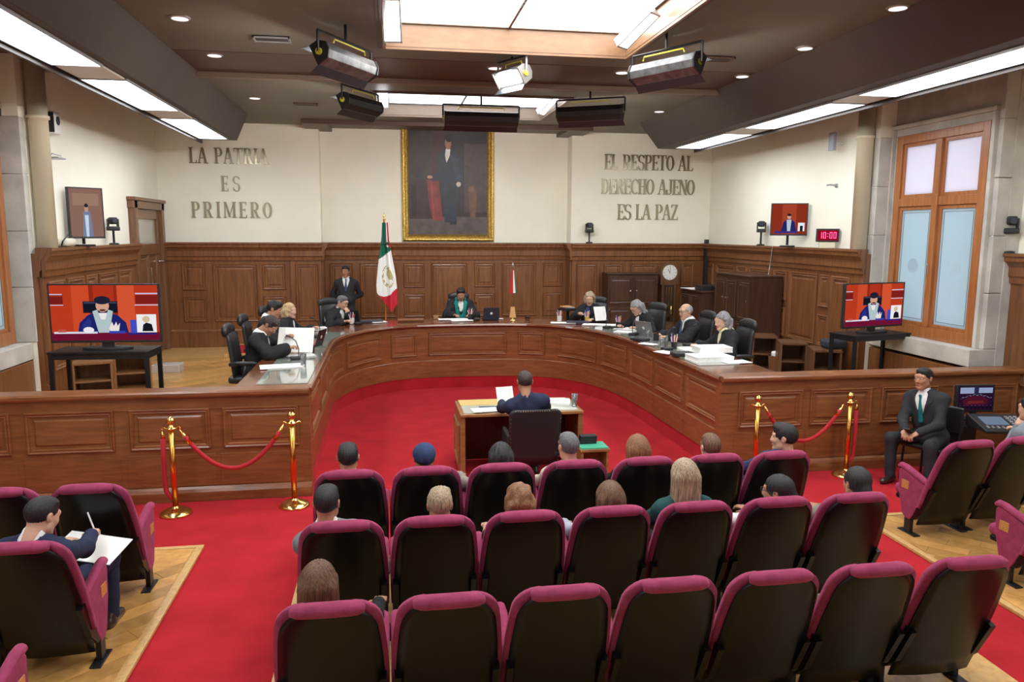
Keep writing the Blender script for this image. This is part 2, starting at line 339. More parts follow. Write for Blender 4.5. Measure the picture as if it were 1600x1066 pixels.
def recess(x0,x1,y0,y1,h,mt,em,fr,n,lab):
    for a,b,c,d in ((x0-.05,x0+.006,y0,y1),(x1-.006,x1+.05,y0,y1),(x0-.05,x1+.05,y0-.05,y0+.006),(x0-.05,x1+.05,y1-.006,y1+.05)):
        MB().box(a,b,c,d,ZC-.006,ZC+h+.05).build('recess_wall',mt,ce)
    for i in range(3):                                             # stepped frame round the opening
        q=.03+.035*i; z=ZC-.012*(3-i)
        mbq=MB()
        for a,b,c,d in ((x0-q,x0-q+.03,y0-q,y1+q),(x1+q-.03,x1+q,y0-q,y1+q),(x0-q,x1+q,y0-q,y0-q+.03),(x0-q,x1+q,y1+q-.03,y1+q)): mbq.box(a,b,c,d,z,ZC+.01)
        mbq.build('recess_moulding',CEILD if i else mt,ce)
    t=thing('ceiling_light_panel',lab,'ceiling light',((x0+x1)/2,(y0+y1)/2,ZC+h))
    X,Y=(x1-x0)/2-.008,(y1-y0)/2-.008; ny=max(1,round((y1-y0)/1.6))
    for i in range(2):
        for j in range(ny):
            a=-X+i*X; c=-Y+2*Y*j/ny
            MB().box(a+.015,a+X-.015,c+.015,c+2*Y/ny-.015,0,.02).build('diffuser',em,t)
    g=MB(); g.box(-.015,.015,-Y,Y,-.015,.02)
    for j in range(1,ny): g.box(-X,X,-Y+2*Y*j/ny-.012,-Y+2*Y*j/ny+.012,-.012,.02)
    for a,b,c,d in ((-X,-X+.03,-Y,Y),(X-.03,X,-Y,Y),(-X,X,-Y,-Y+.03),(-X,X,Y-.03,Y)): g.box(a,b,c,d,-.012,.02)
    g.build('frame',fr,t)
recess(RX0,RX1,RY0,RY1,.26,TANW,PANEL,mat('brown_frame',(.12,.08,.05),.5),3,'large glowing ceiling panel in the wood-lined recess overhead')
recess(SX0,SX1,SY0,SY1,.2,mat('far_recess_brown',(.17,.12,.09),.5),PANELF,BLK,2,'smaller glowing ceiling panel near the back wall')
# side light troughs
TRO=emis('trough_light',(.88,.94,1),E_SOF*1.1); REF=mat('trough_reflector',(.6,.6,.56),.4)
for sd,prof,xp,yend,cuts in ((-1,[(-2.5,ZC),(-2.72,4.46),(-3.36,4.46),(-3.62,ZC)],(-3.28,-2.82),15.15,[((135,99),(170,122)),((265,170),(285,184))]),
                             (1,[(4.95,ZC),(5.35,4.46),(6.14,4.46),(6.4,ZC)],(5.58,6.06),14.9,[((1380,147),(1360,161)),((1175,198),(1195,209))])):
    w='left' if sd<0 else 'right'
    so=S(MB().prism(prof,-3.0,yend,ax='y').build('trim_%d'%(5 if sd<0 else 6),SOFF,bevel=.01),'long dark soffit with light troughs along the %s wall'%w)
    ys=[]
    for a,b in cuts: ys.append((atz(*a,4.46)[1],atz(*b,4.46)[1]))
    rng_=[(-1.5,ys[0][0]),(ys[0][1],ys[1][0]),(ys[1][1],yend-.42)]
    for i,(a,b) in enumerate(rng_):
        t=thing('trough_light','%s light panel under the %s soffit'%(('nearest','middle','farthest')[i],w),'ceiling light',((xp[0]+xp[1])/2,(a+b)/2,4.445)); h=(b-a)/2; q=(xp[1]-xp[0])/2
        MB().box(-q,q,-h,h,.0,.014).build('diffuser',TRO,t)
        fr=MB()
        for c in ((-q-.02,-q,-h-.02,h+.02),(q,q+.02,-h-.02,h+.02),(-q,q,-h-.02,-h),(-q,q,h,h+.02)): fr.box(c[0],c[1],c[2],c[3],-.012,.014)
        fr.build('frame',SILV,t)
    xo=-3.36 if sd<0 else 6.14; MB().box(min(xo,xo-sd*.03),max(xo,xo-sd*.03),-3,yend,4.395,4.462).build('outer_lip',SOFF,so)
    for a,b in ys: MB().box(xp[0],xp[1],a+.05,b-.05,4.44,4.46).build('reflector_plate',REF,so)
# wainscot --------------------------------------------------------
ZT=2.57
def cornice(d0=0): return [(0,2.2),(.03,2.2),(.035,2.27),(.055,2.29),(.055,2.40),(.09,2.45),(.12,2.47),(.125,2.52),(.145,2.535),(.145,ZT),(0,ZT)]
ZR=dict(u=(1.60,2.13),l=(.95,1.47),f=(.95,2.13))
def wains_x(name,lab,y,x0,x1,cols,pil=()):
    w=S(MB().box(x0,x1,y-.06,y,ZU,2.5).build(name,WD),lab)
    MB().prism([(y-.06-d,z) for d,z in cornice()],x0,x1,ax='x').build('cornice',WD,w)
    MB().prism([(y-.06-d,z) for d,z in [(0,.72),(.03,.72),(.035,.76),(.015,.79),(0,.8)]],x0,x1,ax='x').build('plinth_moulding',WD,w)
    MB().box(x0,x1,y-.085,y-.06,ZU,.72).build('plinth',WD,w)
    for a,b in pil:
        MB().box(a,b,y-.12,y-.06,ZU,2.2).build('pilaster',WD,w,bevel=.004)
        MB().prism([(y-.12-d,z) for d,z in cornice()],a-.03,b+.03,ax='x').build('pilaster_capital',WD,w)
    for a,b,k,dd in cols:
        for kk in k: panel(lambda u,v,d,dd=dd:(u,y-.06-dd-d,v),a,b,*ZR[kk],WD,w,k=1.05)
def xs(y,*pp): return [aty(p,450,y)[0] for p in pp]
def cl(y,lst): return [(aty(a,450,y)[0],aty(b,450,y)[0],k,dd) for a,b,k,dd in lst]
wains_x('wainscot_back','carved wooden wainscot of the left bay of the back wall',YB,XL,xl1+.0,cl(YB-.06,[(286,323,'ul',0),(334,403,'f',0),(411,447,'ul',0),(463,499,'f',.06)]),[tuple(xs(YB-.1,455,503))])
wains_x('wainscot_back','wooden wainscot behind the president in the middle of the back wall',YC,xl1,xr1,cl(YC-.06,[(516,552,'f',0),(563,620,'f',0),(631,664,'ul',0),(674,730,'f',0),(741,773,'ul',0),(784,837,'f',0),(848,878,'ul',0)]))
wains_x('wainscot_back','wooden wainscot of the right bay of the back wall',YB,xr1,XR,cl(YB-.06,[(899,930,'f',.06),(942,971,'ul',0),(984,1030,'f',0),(1040,1055,'ul',0),(1062,1082,'ul',0)]),[tuple(xs(YB-.1,893,936))])
def wains_y(name,lab,x,sg,y0,y1,cols,pil=()):
    """sg=+1: right wall (faces -X)"""
    f=lambda d: x-sg*d
    zb=ZU if y0>9 else .0
    def bx(n,d0,d1,a,b,z0,z1,bv=0): return MB().box(min(f(d0),f(d1)),max(f(d0),f(d1)),a,b,z0,z1).build(n,WD,w,bevel=bv)
    w=S(MB().box(min(x,f(.06)),max(x,f(.06)),y0,y1,zb,2.5).build(name,WD),lab)
    MB().prism([(f(.06+d),z) for d,z in cornice()],y0,y1,ax='y').build('cornice',WD,w)
    MB().prism([(f(.06+d),z) for d,z in [(0,.72),(.03,.72),(.035,.76),(.015,.79),(0,.8)]],y0,y1,ax='y').build('plinth_moulding',WD,w)
    bx('plinth',.06,.085,y0,y1,zb,.72)
    for a,b in pil:
        bx('pilaster',.06,.12,a,b,ZU,2.2,.004)
        MB().prism([(f(.12+d),z) for d,z in cornice()],a-.03,b+.03,ax='y').build('pilaster_capital',WD,w)
    for a,b,k,dd in cols:
        for kk in k: panel(lambda u,v,d,dd=dd:(f(.06+dd+d),u,v),a,b,*ZR[kk],WD,w,k=1.05)
    return w
def yr(p): return atx(p,440,XR-.06)[1]
wains_y('wainscot_right','panelled wooden wainscot along the right wall',XR,1,10.45,YB,[(yr(b),yr(a),k,dd) for a,b,k,dd in [(1103,1115,'ul',0),(1120,1148,'f',0),(1152,1167,'ul',0),(1172,1205,'f',0),(1210,1230,'ul',0),(1235,1278,'f',0),(1282,1299,'ul',0),(1306,1334,'f',.06)]],[(10.45,yr(1301))])
wains_y('wainscot_right','wooden wainscot panel right of the tall window',7.75,1,2.0,8.42,[(7.1,8.1,'f',0),(5.9,6.9,'f',0),(4.7,5.7,'f',0)])
def yl(p): return atx(p,440,XL+.06)[1]
wains_y('wainscot_left','panelled wooden wainscot along the left wall',XL,-1,10.62,14.5,[(10.75,11.25,'ul',.06),(11.5,12.1,'f',0),(12.2,12.6,'ul',0),(12.7,13.5,'f',0),(13.6,14.2,'f',0)],[(10.66,11.36)])
wains_y('wainscot_left','wooden wainscot at the far left beside the window',-5.1,-1,2.0,8.75,[(6.9,8.2,'f',0)])
MB().box(-4.77,-4.55,8.76,10.6,ZU,1.13).build('window_apron',WD,bpy.data.objects['wainscot_left'],bevel=.01)
MB().box(7.2,7.42,8.45,10.44,ZU,1.1).build('window_apron',WD,bpy.data.objects['wainscot_right'],bevel=.01)
for x_,s_ in ((xl1,1),(xr1,-1)):     # wood on the returns of the proud bays
    MB().box(min(x_,x_+s_*.03),max(x_,x_+s_*.03),YB-.06,YC-.05,ZU,2.5).build('return_board',WD,bpy.data.objects['wainscot_back'])
    MB().prism([(x_+s_*(.02+d*.8),z) for d,z in cornice()],YB-.19,YC-.06,ax='y').build('cornice',WD,bpy.data.objects['wainscot_back'])
# door in the left wall -------------------------------------------
dr=struct('door_1'); dr['label']='wooden door with a glass upper light, left wall'
DX=XL+.02; d0,d1,dz=14.5,16.3,3.33
for c in ((d0,d0+.16,ZU,dz),(d1-.16,d1,ZU,dz),(d0-.03,d1+.03,dz-.14,dz)): MB().box(XL-.02,XL+.12,*c).build('door_frame',WDD,dr,bevel=.012)
MB().box(XL-.02,XL+.15,d0-.05,d1+.05,dz,dz+.06).build('door_cornice',WDD,dr,bevel=.01)
lf=MB()
for c in ((d0+.16,d0+.34,ZU+.02,dz-.14),(d1-.34,d1-.16,ZU+.02,dz-.14),(d0+.34,d1-.34,dz-.32,dz-.14),(d0+.34,d1-.34,2.35,2.55),(d0+.34,d1-.34,ZU+.02,.75),(d0+.34,d1-.34,1.35,1.5)): lf.box(XL-.0,XL+.06,*c)
lf=lf.build('door_leaf',WDD,dr,bevel=.008)
MB().box(XL,XL+.02,d0+.34,d1-.34,2.55,dz-.32).build('pane',mat('door_glass',(.42,.40,.34),.12,coat=.5),lf)
for a,b in ((d0+.34,15.38),(15.42,d1-.34)):
    panel(lambda u,v,d:(XL+.01+d,u,v),a,b,1.5,2.35,WDD,lf,k=.8); panel(lambda u,v,d:(XL+.01+d,u,v),a,b,.75,1.35,WDD,lf,k=.8)
MB().tube([(XL+.06,d1-.25,2.2),(XL+.12,d1-.25,2.2),(XL+.13,d1-.1,2.22),(XL+.13,d1+.06,2.2)],.014).build('handle',CHROME,dr)
MB().tube([(XL+.07,15.4,2.1),(XL+.075,15.4,1.95),(XL+.075,15.44,1.7)],.008).build('cord',CHROME,dr)
# balustrades -------------------------------------------------------
def balus(name,lab,x0,x1,cols):
    y=8.1; w=S(MB().box(x0,x1,y,y+.14,0,1.12).build(name,WDH),lab)
    MB().prism([(y-.05,1.11),(y-.06,1.13),(y-.06,1.155),(y-.045,1.172),(y+.19,1.172),(y+.2,1.155),(y+.2,1.12),(y+.14,1.11)],x0,x1,ax='x').build('top_rail',WDH,w)
    MB().prism([(y-.045,.002),(y-.045,.10),(y-.03,.13),(y-.01,.15),(y,.15),(y,.002)],x0,x1,ax='x').build('base_moulding',WDH,w)
    MB().box(x0,x1,y-.012,y,.98,1.1).build('frieze',WDH,w)
    for a,b in cols:
        panel(lambda u,v,d:(u,y-d,v),a,b,.56,.99,WDH,w,k=.9)
    for a,b in cols: MB().box(a-.04,b+.04,y-.006,y,.16,.5).build('lower_board',WDH,w,bevel=.003)
    return w
def xb(p,py=690): return aty(p,py,8.1)[0]
balus('balustrade','panelled wooden balustrade left of the bench',-5.1,-.84,[(xb(-90),xb(18)),(xb(42),xb(180)),(xb(204),xb(330)),(xb(350),xb(468))])
balus('balustrade','panelled wooden balustrade right of the bench',3.76,7.75,[(xb(1151),xb(1249)),(xb(1262),xb(1356)),(xb(1371),xb(1458)),(xb(1480),xb(1580))])
# curved bench ------------------------------------------------------
bench=thing('judges_bench','long curved wooden horseshoe bench with moulded panels','bench',(1.45,11,0))
BL=np.array([1.45,11,0])
def bm_(u,z,d): q=bench_at(u,d); return (q[0]-BL[0],q[1]-BL[1],z)
def sweep(name,prof,mt,u0=0,u1=None,n=90,smooth=False):
    u1=CLEN if u1 is None else u1; k=len(prof); vs=[]
    for i in range(n+1):
        u=u0+(u1-u0)*i/n
        for d,z in prof: vs.append(bm_(u,z,d))
    fs=[(i*k+j,(i+1)*k+j,(i+1)*k+(j+1)%k,i*k+(j+1)%k) for i in range(n) for j in range(k)]+[tuple(range(k)),tuple(n*k+j for j in range(k-1,-1,-1))]
    return MB().add(vs,fs).build(name,mt,bench)
sweep('bench_front',[(-.05,.2),(-.05,1.1),(-.12,1.1),(-.12,.2)],WDH)
sweep('carpeted_plinth',[(-.045,.002),(-.045,.2),(-.3,.2),(-.3,.002)],CARPET)
sweep('desk_top',[(-.05,1.1),(-.03,1.112),(-.0,1.118),(.012,1.135),(.0,1.163),(-.02,1.168),(-.80,1.168),(-.80,1.13),(-.12,1.13),(-.12,1.1)],wood('bench_top_wood',(.12,.034,.011),(.22,.07,.024),stretch=(3,3,12),rough=.15,coat=.7))
sweep('base_board',[(-.035,.2),(-.035,.5),(-.042,.512),(-.05,.512),(-.05,.2)],WDH)
sweep('rear_panel',[(-.55,ZU),(-.55,1.12),(-.58,1.12),(-.58,ZU)],WDH)
us=[]
def upx(px,py,z=.8):
    best=None
    for i in range(400):
        u=CLEN*i/399; q=bench_at(u,-.05); c=CM.T@(np.array([q[0],q[1],z])-CC); x=800+FPX*c[0]/c[2]; y=533+FPX*c[1]/c[2]
        e=(x-px)**2+(y-py)**2
        if best is None or e<best[0]: best=(e,u)
    return best[1]
seams=[]
for (a,ay),(b,by) in [((541,556),(595,543)),((611,540),(650,538)),((669,534),(791,532)),((810,534),(851,535)),((871,538),(934,545)),((942,549),(980,560)),((986,567),(1020,583)),((1027,583),(1068,606)),((1075,608),(1130,635))]:
    us.append((upx(a,ay),upx(b,by)))
us=[(.25,1.25),(1.4,2.4),(2.55,3.3),(3.4,us[0][0]-.15)]+us
for i,(a,b) in enumerate(us):
    panel(lambda u,v,d: bm_(u,v,-.05+d),a,b,.60,1.02,WDH,bench,nu=8,k=.85)
    if i: 
        m=(us[i-1][1]+a)/2
        MB().add([bm_(m-.004,.2,-.0345),bm_(m+.004,.2,-.0345),bm_(m+.004,.5,-.0345),bm_(m-.004,.5,-.0345)],[(0,1,2,3)]).build('board_joint',SHELL,bench)
# glass sheets on the desk top
gl=mat('desk_glass_sheet',(.30,.33,.29),.06,spec=.9,coat=.8)
for a,b in ((.22,2.6),(2.7,4.4),(CLEN-4.6,CLEN-2.4),(CLEN-2.3,CLEN-.7)):
    sweep('glass_sheet',[(-.06,1.169),(-.06,1.176),(-.6,1.176),(-.6,1.169)],gl,a,b,24)
# ================================================================ furniture and things
def srgb(r,g,b):
    return tuple((c/255/12.92 if c/255<=.04045 else ((c/255+.055)/1.055)**2.4) for c in (r,g,b))
def ell(cx,cy,rx,ry,n=20,a0=0,a1=2*PI): return [(cx+rx*math.cos(a0+(a1-a0)*i/n),cy+ry*math.sin(a0+(a1-a0)*i/n)) for i in range(n+(0 if abs(a1-a0-2*PI)<1e-6 else 1))]
def rc(x0,y0,x1,y1): return [(x0,y0),(x1,y0),(x1,y1),(x0,y1)]
def picture(name, parent, w, h, layers, glow, loc=(0,0,0), step=.00025):
    """flat print: coloured shapes (u right, v down, 0..1) on a sheet facing -Y"""
    mb=MB(); ms=[]; keys={}
    for i,(c,poly) in enumerate(layers):
        if c not in keys:
            keys[c]=len(ms); nm='%s_%d_%d_%d'%(('screen' if glow else 'paint'),*c)
            ms.append(emis(nm,srgb(*c),glow) if glow else mat(nm,srgb(*c),.45,noise=.25,nscale=6,spec=.4))
        mb.add([(loc[0]+(u-.5)*w, loc[1]-i*step, loc[2]+(.5-v)*h) for u,v in poly],[tuple(range(len(poly)-1,-1,-1))] if _ccw(poly) else [tuple(range(len(poly)))],keys[c])
    return mb.build(name,ms,parent)
def _ccw(P): return sum(P[i-1][0]*P[i][1]-P[i][0]*P[i-1][1] for i in range(len(P)))<0
HEAR=[((186,58,30),rc(0,0,1,1)),((205,75,42),rc(.2,0,.36,.9)),((212,84,50),rc(.62,0,.78,.9)),((150,40,24),rc(.36,0,.62,.95)),((176,52,30),rc(.40,0,.59,.95)),
 ((120,28,26),rc(.0,.17,.12,.19)),((205,190,215),rc(0,.155,.115,.175)),((205,190,215),rc(0,.35,.12,.365)),((205,190,215),rc(.79,.14,1,.165)),((205,190,215),rc(.78,.35,1,.37)),((130,32,28),rc(.79,.18,1,.34)),((120,28,26),rc(0,.2,.12,.34)),
 ((22,24,38),rc(.30,.29,.62,.50)),((60,66,88),rc(.31,.30,.61,.33)),
 ((30,34,104),[(.24,.86),(.26,.68),(.34,.54),(.42,.48),(.52,.48),(.62,.55),(.69,.68),(.71,.86)]),((42,48,130),[(.27,.84),(.29,.7),(.35,.58),(.37,.66),(.35,.84)]),
 ((178,196,200),[(.385,.47),(.43,.44),(.46,.62),(.50,.62),(.53,.44),(.575,.47),(.53,.86),(.43,.86)]),((236,232,230),[(.44,.5),(.52,.5),(.5,.62),(.46,.62)]),
 ((214,160,136),ell(.48,.37,.062,.115)),((34,32,52),ell(.48,.27,.075,.075)),((34,32,52),rc(.41,.27,.55,.32)),((70,46,44),ell(.48,.45,.03,.018)),
 ((110,18,50),rc(0,.86,1,1)),((222,215,230),rc(.02,.84,.42,.875)),((238,232,236),ell(.34,.81,.05,.055)),((236,226,222),[(.53,.78),(.56,.66),(.575,.74),(.60,.66),(.61,.74),(.635,.68),(.62,.84),(.54,.84)]),((52,66,170),rc(.53,.83,.68,.875)),((66,78,190),rc(.73,.63,.80,.88)),((40,36,120),rc(.70,.87,.97,.9)),
 ((240,238,240),rc(.79,.53,.975,.86)),((214,190,150),ell(.88,.62,.035,.06)),((24,24,34),[(.84,.84),(.85,.72),(.88,.68),(.93,.71),(.945,.84)]),((190,90,80),rc(.06,.8,.13,.85))]
def tv(label, c, w, h, rz, screen, name='television', base=True, thick=.05, wall=None, rx=0, group=None):
    t=thing(name,label,'monitor' if name!='television' else 'television',c,rz); t.rotation_euler=(rx,0,rz)
    MB().box(-w/2,w/2,0,thick,-h/2,h/2).build('casing',BLK,t,bevel=.008)
    b=MB(); e=.016
    for q in ((-w/2,-w/2+e,-h/2,h/2),(w/2-e,w/2,-h/2,h/2),(-w/2,w/2,-h/2,-h/2+e*1.6),(-w/2,w/2,h/2-e,h/2)): b.box(q[0],q[1],-.008,.0,q[2],q[3])
    b.build('bezel',BLK,t,bevel=.002)
    picture('screen',t,w-2*e,h-2.6*e,screen,.55,(0,-.002,.3*e))
    if base:
        m=MB(); m.box(-.06,.06,.01,.05,-h/2-.05,-h/2+.05); m.build('neck',BLK,t); m=MB(); m.prism(ell(0,.02,.27,.13,24),-h/2-.075,-h/2-.05); m.build('foot',BLK,t,bevel=.004)
    return t
def frame_stand(label, loc, rz, w, d, h):
    t=thing('tv_stand',label,'stand',loc,rz)
    for x in (-w/2,w/2):
        for y in (-d/2,d/2): MB().box(x-.022,x+.022,y-.022,y+.022,0,h).build('leg',BLKM,t,bevel=.003)
    MB().box(-w/2-.03,w/2+.03,-d/2-.03,d/2+.03,h,h+.025).build('top',BLKM,t,bevel=.004)
    for z0,z1 in ((h-.06,h),(.12,.16)):
        for y in (-d/2,d/2): MB().box(-w/2+.022,w/2-.022,y-.018,y+.018,z0,z1).build('cross_bar',BLKM,t)
        for x in (-w/2,w/2): MB().box(x-.018,x+.018,-d/2+.022,d/2-.022,z0,z1).build('cross_bar',BLKM,t)
    return t
# big televisions behind the balustrades
pL=aty(165,545,9.1); frame_stand('black metal stand under the left television',(pL[0],9.12,ZU),-.04,1.0,.42,1.03)
cL=aty(165,499,9.1); tv('large television on the left stand showing the hearing',(cL[0],9.1,ZU+1.055+.075+.33),1.18,.66,-.05,HEAR)
yR=9.75; pR=aty(1363,519,yR); frame_stand('black metal stand under the right television',(pR[0]-.02,yR+.02,ZU),.22,.98,.42,.97)
tv('large television on the right stand beside the window',(pR[0],yR,ZU+.995+.075+.315),1.13,.63,.24,HEAR)
# monitors and cameras on the wainscot ledges
SMALL=[((140,104,92),rc(0,0,1,1)),((156,122,106),rc(.1,.1,.9,.35)),((120,130,160),[(.35,1),(.4,.5),(.5,.4),(.62,.5),(.68,1)]),((200,215,230),[(.44,.55),(.56,.55),(.54,1),(.46,1)]),((190,150,130),ell(.5,.42,.06,.07)),((40,38,50),ell(.5,.35,.06,.04))]
SMALL2=[((140,48,30),rc(0,0,1,1)),((165,66,42),rc(.3,0,.7,1)),((34,40,100),[(.28,.92),(.34,.6),(.45,.5),(.56,.5),(.66,.6),(.72,.92)]),((185,200,210),[(.43,.52),(.57,.52),(.54,.95),(.46,.95)]),((205,160,140),ell(.5,.43,.055,.075)),((30,28,40),ell(.5,.36,.06,.04)),((235,235,240),rc(.76,.62,.95,.9)),((30,30,40),rc(.82,.72,.9,.9)),((60,50,130),rc(.1,.9,.75,.97))]
def ledge_monitor(label,c,w,h,rz,scr,base_z):
    t=tv(label,c,w,h,rz,scr,'monitor',False,.055)
    m=MB(); m.tube([(0,.06,0),(0,.12,-.02),(0,.12,base_z-c[2]+.03)],.022); m.build('arm',BLKM,t)
    MB().box(-.12,.12,.03,.2,base_z-c[2],base_z-c[2]+.025).build('base_plate',BLKM,t,bevel=.004); return t
a=atx(135,333,XL+.26); ledge_monitor('wall monitor turned sideways above the left wainscot',(a[0],a[1],a[2]),.50,.72,.85,SMALL,ZT)
a=atx(1233,343,XR-.32); ledge_monitor('small monitor above the right wainscot',(a[0],a[1],a[2]),.60,.55,-.42,SMALL2,ZT)
def ptz(label,c,rz,base_z,black=True):
    """pan-tilt camera: c = centre of the head"""
    t=thing('ptz_camera',label,'camera',(c[0],c[1],base_z),rz); h=c[2]-base_z
    MB().lathe([(.075,0),(.075,.02),(.05,.03)],16).build('base',BLK,t)
    MB().tube([(0,0,.02),(0,0,max(.05,h-.16)),(0,0,max(.07,h-.13))],.018).build('pole',BLKM,t)
    MB().box(-.085,.085,-.08,.08,h-.16,h-.09).build('body',BLK,t,bevel=.015)
    for x in (-.085,.06): MB().box(x,x+.025,-.035,.035,h-.1,h+.03).build('yoke_arm',BLK,t,bevel=.006)
    hd=MB().cbox((0,0,h),(.12,.15,.11)).build('head',BLK,t,bevel=.025)
    MB().lathe([(.045,-.10),(.045,-.07)],16,(0,0,h),ax='y').build('lens_ring',BLKM,hd); MB().lathe([(.032,-.104),(.03,-.10)],16,(0,0,h),ax='y').build('lens',mat('lens_glass',(.02,.03,.06),.05,coat=1),hd)
    return t
def pxx(px,py,x): return tuple(float(q) for q in atx(px,py,x))
def px3(px,py,y): return tuple(float(q) for q in aty(px,py,y))
ptz('black camera beside the left wall monitor',pxx(176,345,XL+.14),.6,ZT)
ptz('black camera on the back wall ledge right of the portrait',px3(921,352,16.25),.0,ZT)
ptz('black camera left of the small right-wall monitor',pxx(1190,350,XR-.14),-.5,ZT)
ptz('black camera on the ledge at the right edge',pxx(1580,345,7.75-.12),-.5,ZT)
# LED clock
c=pxx(1294,358,XR-.2); t=thing('led_clock','red digital clock reading 10:00 on the right wainscot','clock',(c[0],c[1],ZT),-.42)
MB().box(-.17,.17,0,.08,.10,.31).build('case',BLK,t,bevel=.006); MB().box(-.12,.12,.01,.09,0,.10).build('bracket',mat('cream_bracket',(.7,.66,.5),.6),t,bevel=.006)
LED=emis('red_led',(1,.06,.16),2.2); seg=MB()
SEG={'1':'bc','0':'abcdef'}
MB().box(-.15,.15,-.004,0,.125,.285).build('face',emis('led_face',(.30,.005,.02),.5),t)
def digit(x,ch):
    w,h,q=.042,.10,.010; z=.155
    D=dict(a=(x,x+w,z+h-q,z+h),g=(x,x+w,z+h/2-q/2,z+h/2+q/2),d=(x,x+w,z,z+q),f=(x,x+q,z+h/2,z+h),b=(x+w-q,x+w,z+h/2,z+h),e=(x,x+q,z,z+h/2),c=(x+w-q,x+w,z,z+h/2))
    for s_ in SEG[ch]: seg.box(D[s_][0],D[s_][1],-.009,-.005,D[s_][2],D[s_][3])
for x,ch in ((-.13,'1'),(-.07,'0'),(.025,'0'),(.085,'0')): digit(x,ch)
for z in (.18,.225): seg.box(-.008,.004,-.009,-.005,z,z+.012)
seg.build('digits',LED,t)
# ---------------------------------------------------------------- wall lettering
def stroke_letter(ch):
    """thick stems, thin bars, slab serifs in a 0..w x 0..1 box -> list of convex polygons, width"""
    T,t=.15,.055; P=[]
    def V(x,y0=0,y1=1,w=T,s=True):
        P.append([(x,y0),(x+w,y0),(x+w,y1),(x,y1)])
        if s:
            for y in (0,1):
                if (y==0 and y0==0) or (y==1 and y1==1):
                    P.append([(x-.06,y if y==0 else y-t),(x+w+.06,y if y==0 else y-t),(x+w+.06,y+t if y==0 else y),(x-.06,y+t if y==0 else y)])
    def Hh(y,x0,x1): P.append([(x0,y),(x1,y),(x1,y+t),(x0,y+t)])
    def D(x0,y0,x1,y1,w): P.append([(x0,y0),(x0+w,y0),(x1+w,y1),(x1,y1)])
    def arc(cx,cy,rx,ry,a0,a1,n=10,wt=T,ht=t):
        for i in range(n):
            a,b=a0+(a1-a0)*i/n,a0+(a1-a0)*(i+1)/n
            P.append([(cx+rx*math.cos(a),cy+ry*math.sin(a)),(cx+rx*math.cos(b),cy+ry*math.sin(b)),(cx+(rx-wt)*math.cos(b),cy+(ry-ht)*math.sin(b)),(cx+(rx-wt)*math.cos(a),cy+(ry-ht)*math.sin(a))])
    h=PI/2
    if ch=='L': V(.06); Hh(0,.06,.5); P.append([(.45,0),(.5,0),(.5,.2),(.45,.2)]); return P,.54
    if ch=='I': V(.08); return P,.31
    if ch=='E': V(.06); Hh(0,.06,.5); Hh(1-t,.06,.5); Hh(.48,.2,.4); P.append([(.45,0),(.5,0),(.5,.2),(.45,.2)]); P.append([(.45,.8),(.5,.8),(.5,1),(.45,1)]); P.append([(.37,.4),(.41,.4),(.41,.6),(.37,.6)]); return P,.54
    if ch=='T': V(.22); Hh(1-t,0,.6); P.append([(0,.78),(.045,.78),(.045,1),(0,1)]); P.append([(.555,.78),(.6,.78),(.6,1),(.555,1)]); return P,.6
    if ch=='A': D(.03,0,.26,1,.06); D(.46,0,.24,1,T); Hh(.3,.12,.5); Hh(0,-.03,.17); Hh(0,.39,.68); return P,.66
    if ch=='H': V(.06); V(.42); Hh(.48,.1,.5); return P,.63
    if ch=='N': V(.06,w=.06); V(.5,w=.06); D(.46,0,.05,1,T); return P,.62
    if ch=='M': V(.06,w=.06); V(.62); D(.33,.05,.06,1,.13); D(.33,.05,.66,1,.05); return P,.83
    if ch in 'PR':
        V(.06); Hh(1-t,.1,.33); Hh(.45,.1,.33); arc(.32,.725,.24,.275,-h,h)
        if ch=='R': D(.44,0,.25,.47,T); Hh(0,.42,.64); return P,.64
        return P,.58
    if ch=='D': V(.06); Hh(0,.1,.3); Hh(1-t,.1,.3); arc(.28,.5,.33,.5,-h,h,14); return P,.63
    if ch=='O': arc(.32,.5,.31,.5,0,2*PI,24); return P,.64
    if ch=='C': arc(.33,.5,.32,.5,.28*PI,1.72*PI,18); P.append([(.50,.72),(.55,.72),(.55,.95),(.50,.9)]); return P,.6
    if ch=='J': V(.26,.22,1); arc(.2,.24,.21,.24,-PI,0,10,.1,t); P.append([(-.01,.2),(.1,.2),(.1,.32),(-.01,.32)]); return P,.5
    if ch=='Z': Hh(0,.03,.52); Hh(1-t,.03,.52); D(.02,0,.38,1,T); P.append([(.03,.8),(.08,.8),(.08,1),(.03,1)]); P.append([(.48,0),(.53,0),(.53,.2),(.48,.2)]); return P,.56
    if ch=='S':
        arc(.28,.74,.25,.26,.15*PI,1.5*PI,14,.11); arc(.28,.26,.25,.285,-.85*PI,.5*PI,14,.12); P.append([(.45,.76),(.5,.76),(.5,.95),(.45,.93)]); P.append([(.04,.05),(.09,.07),(.09,.26),(.04,.26)]); return P,.54
LCACHE={}
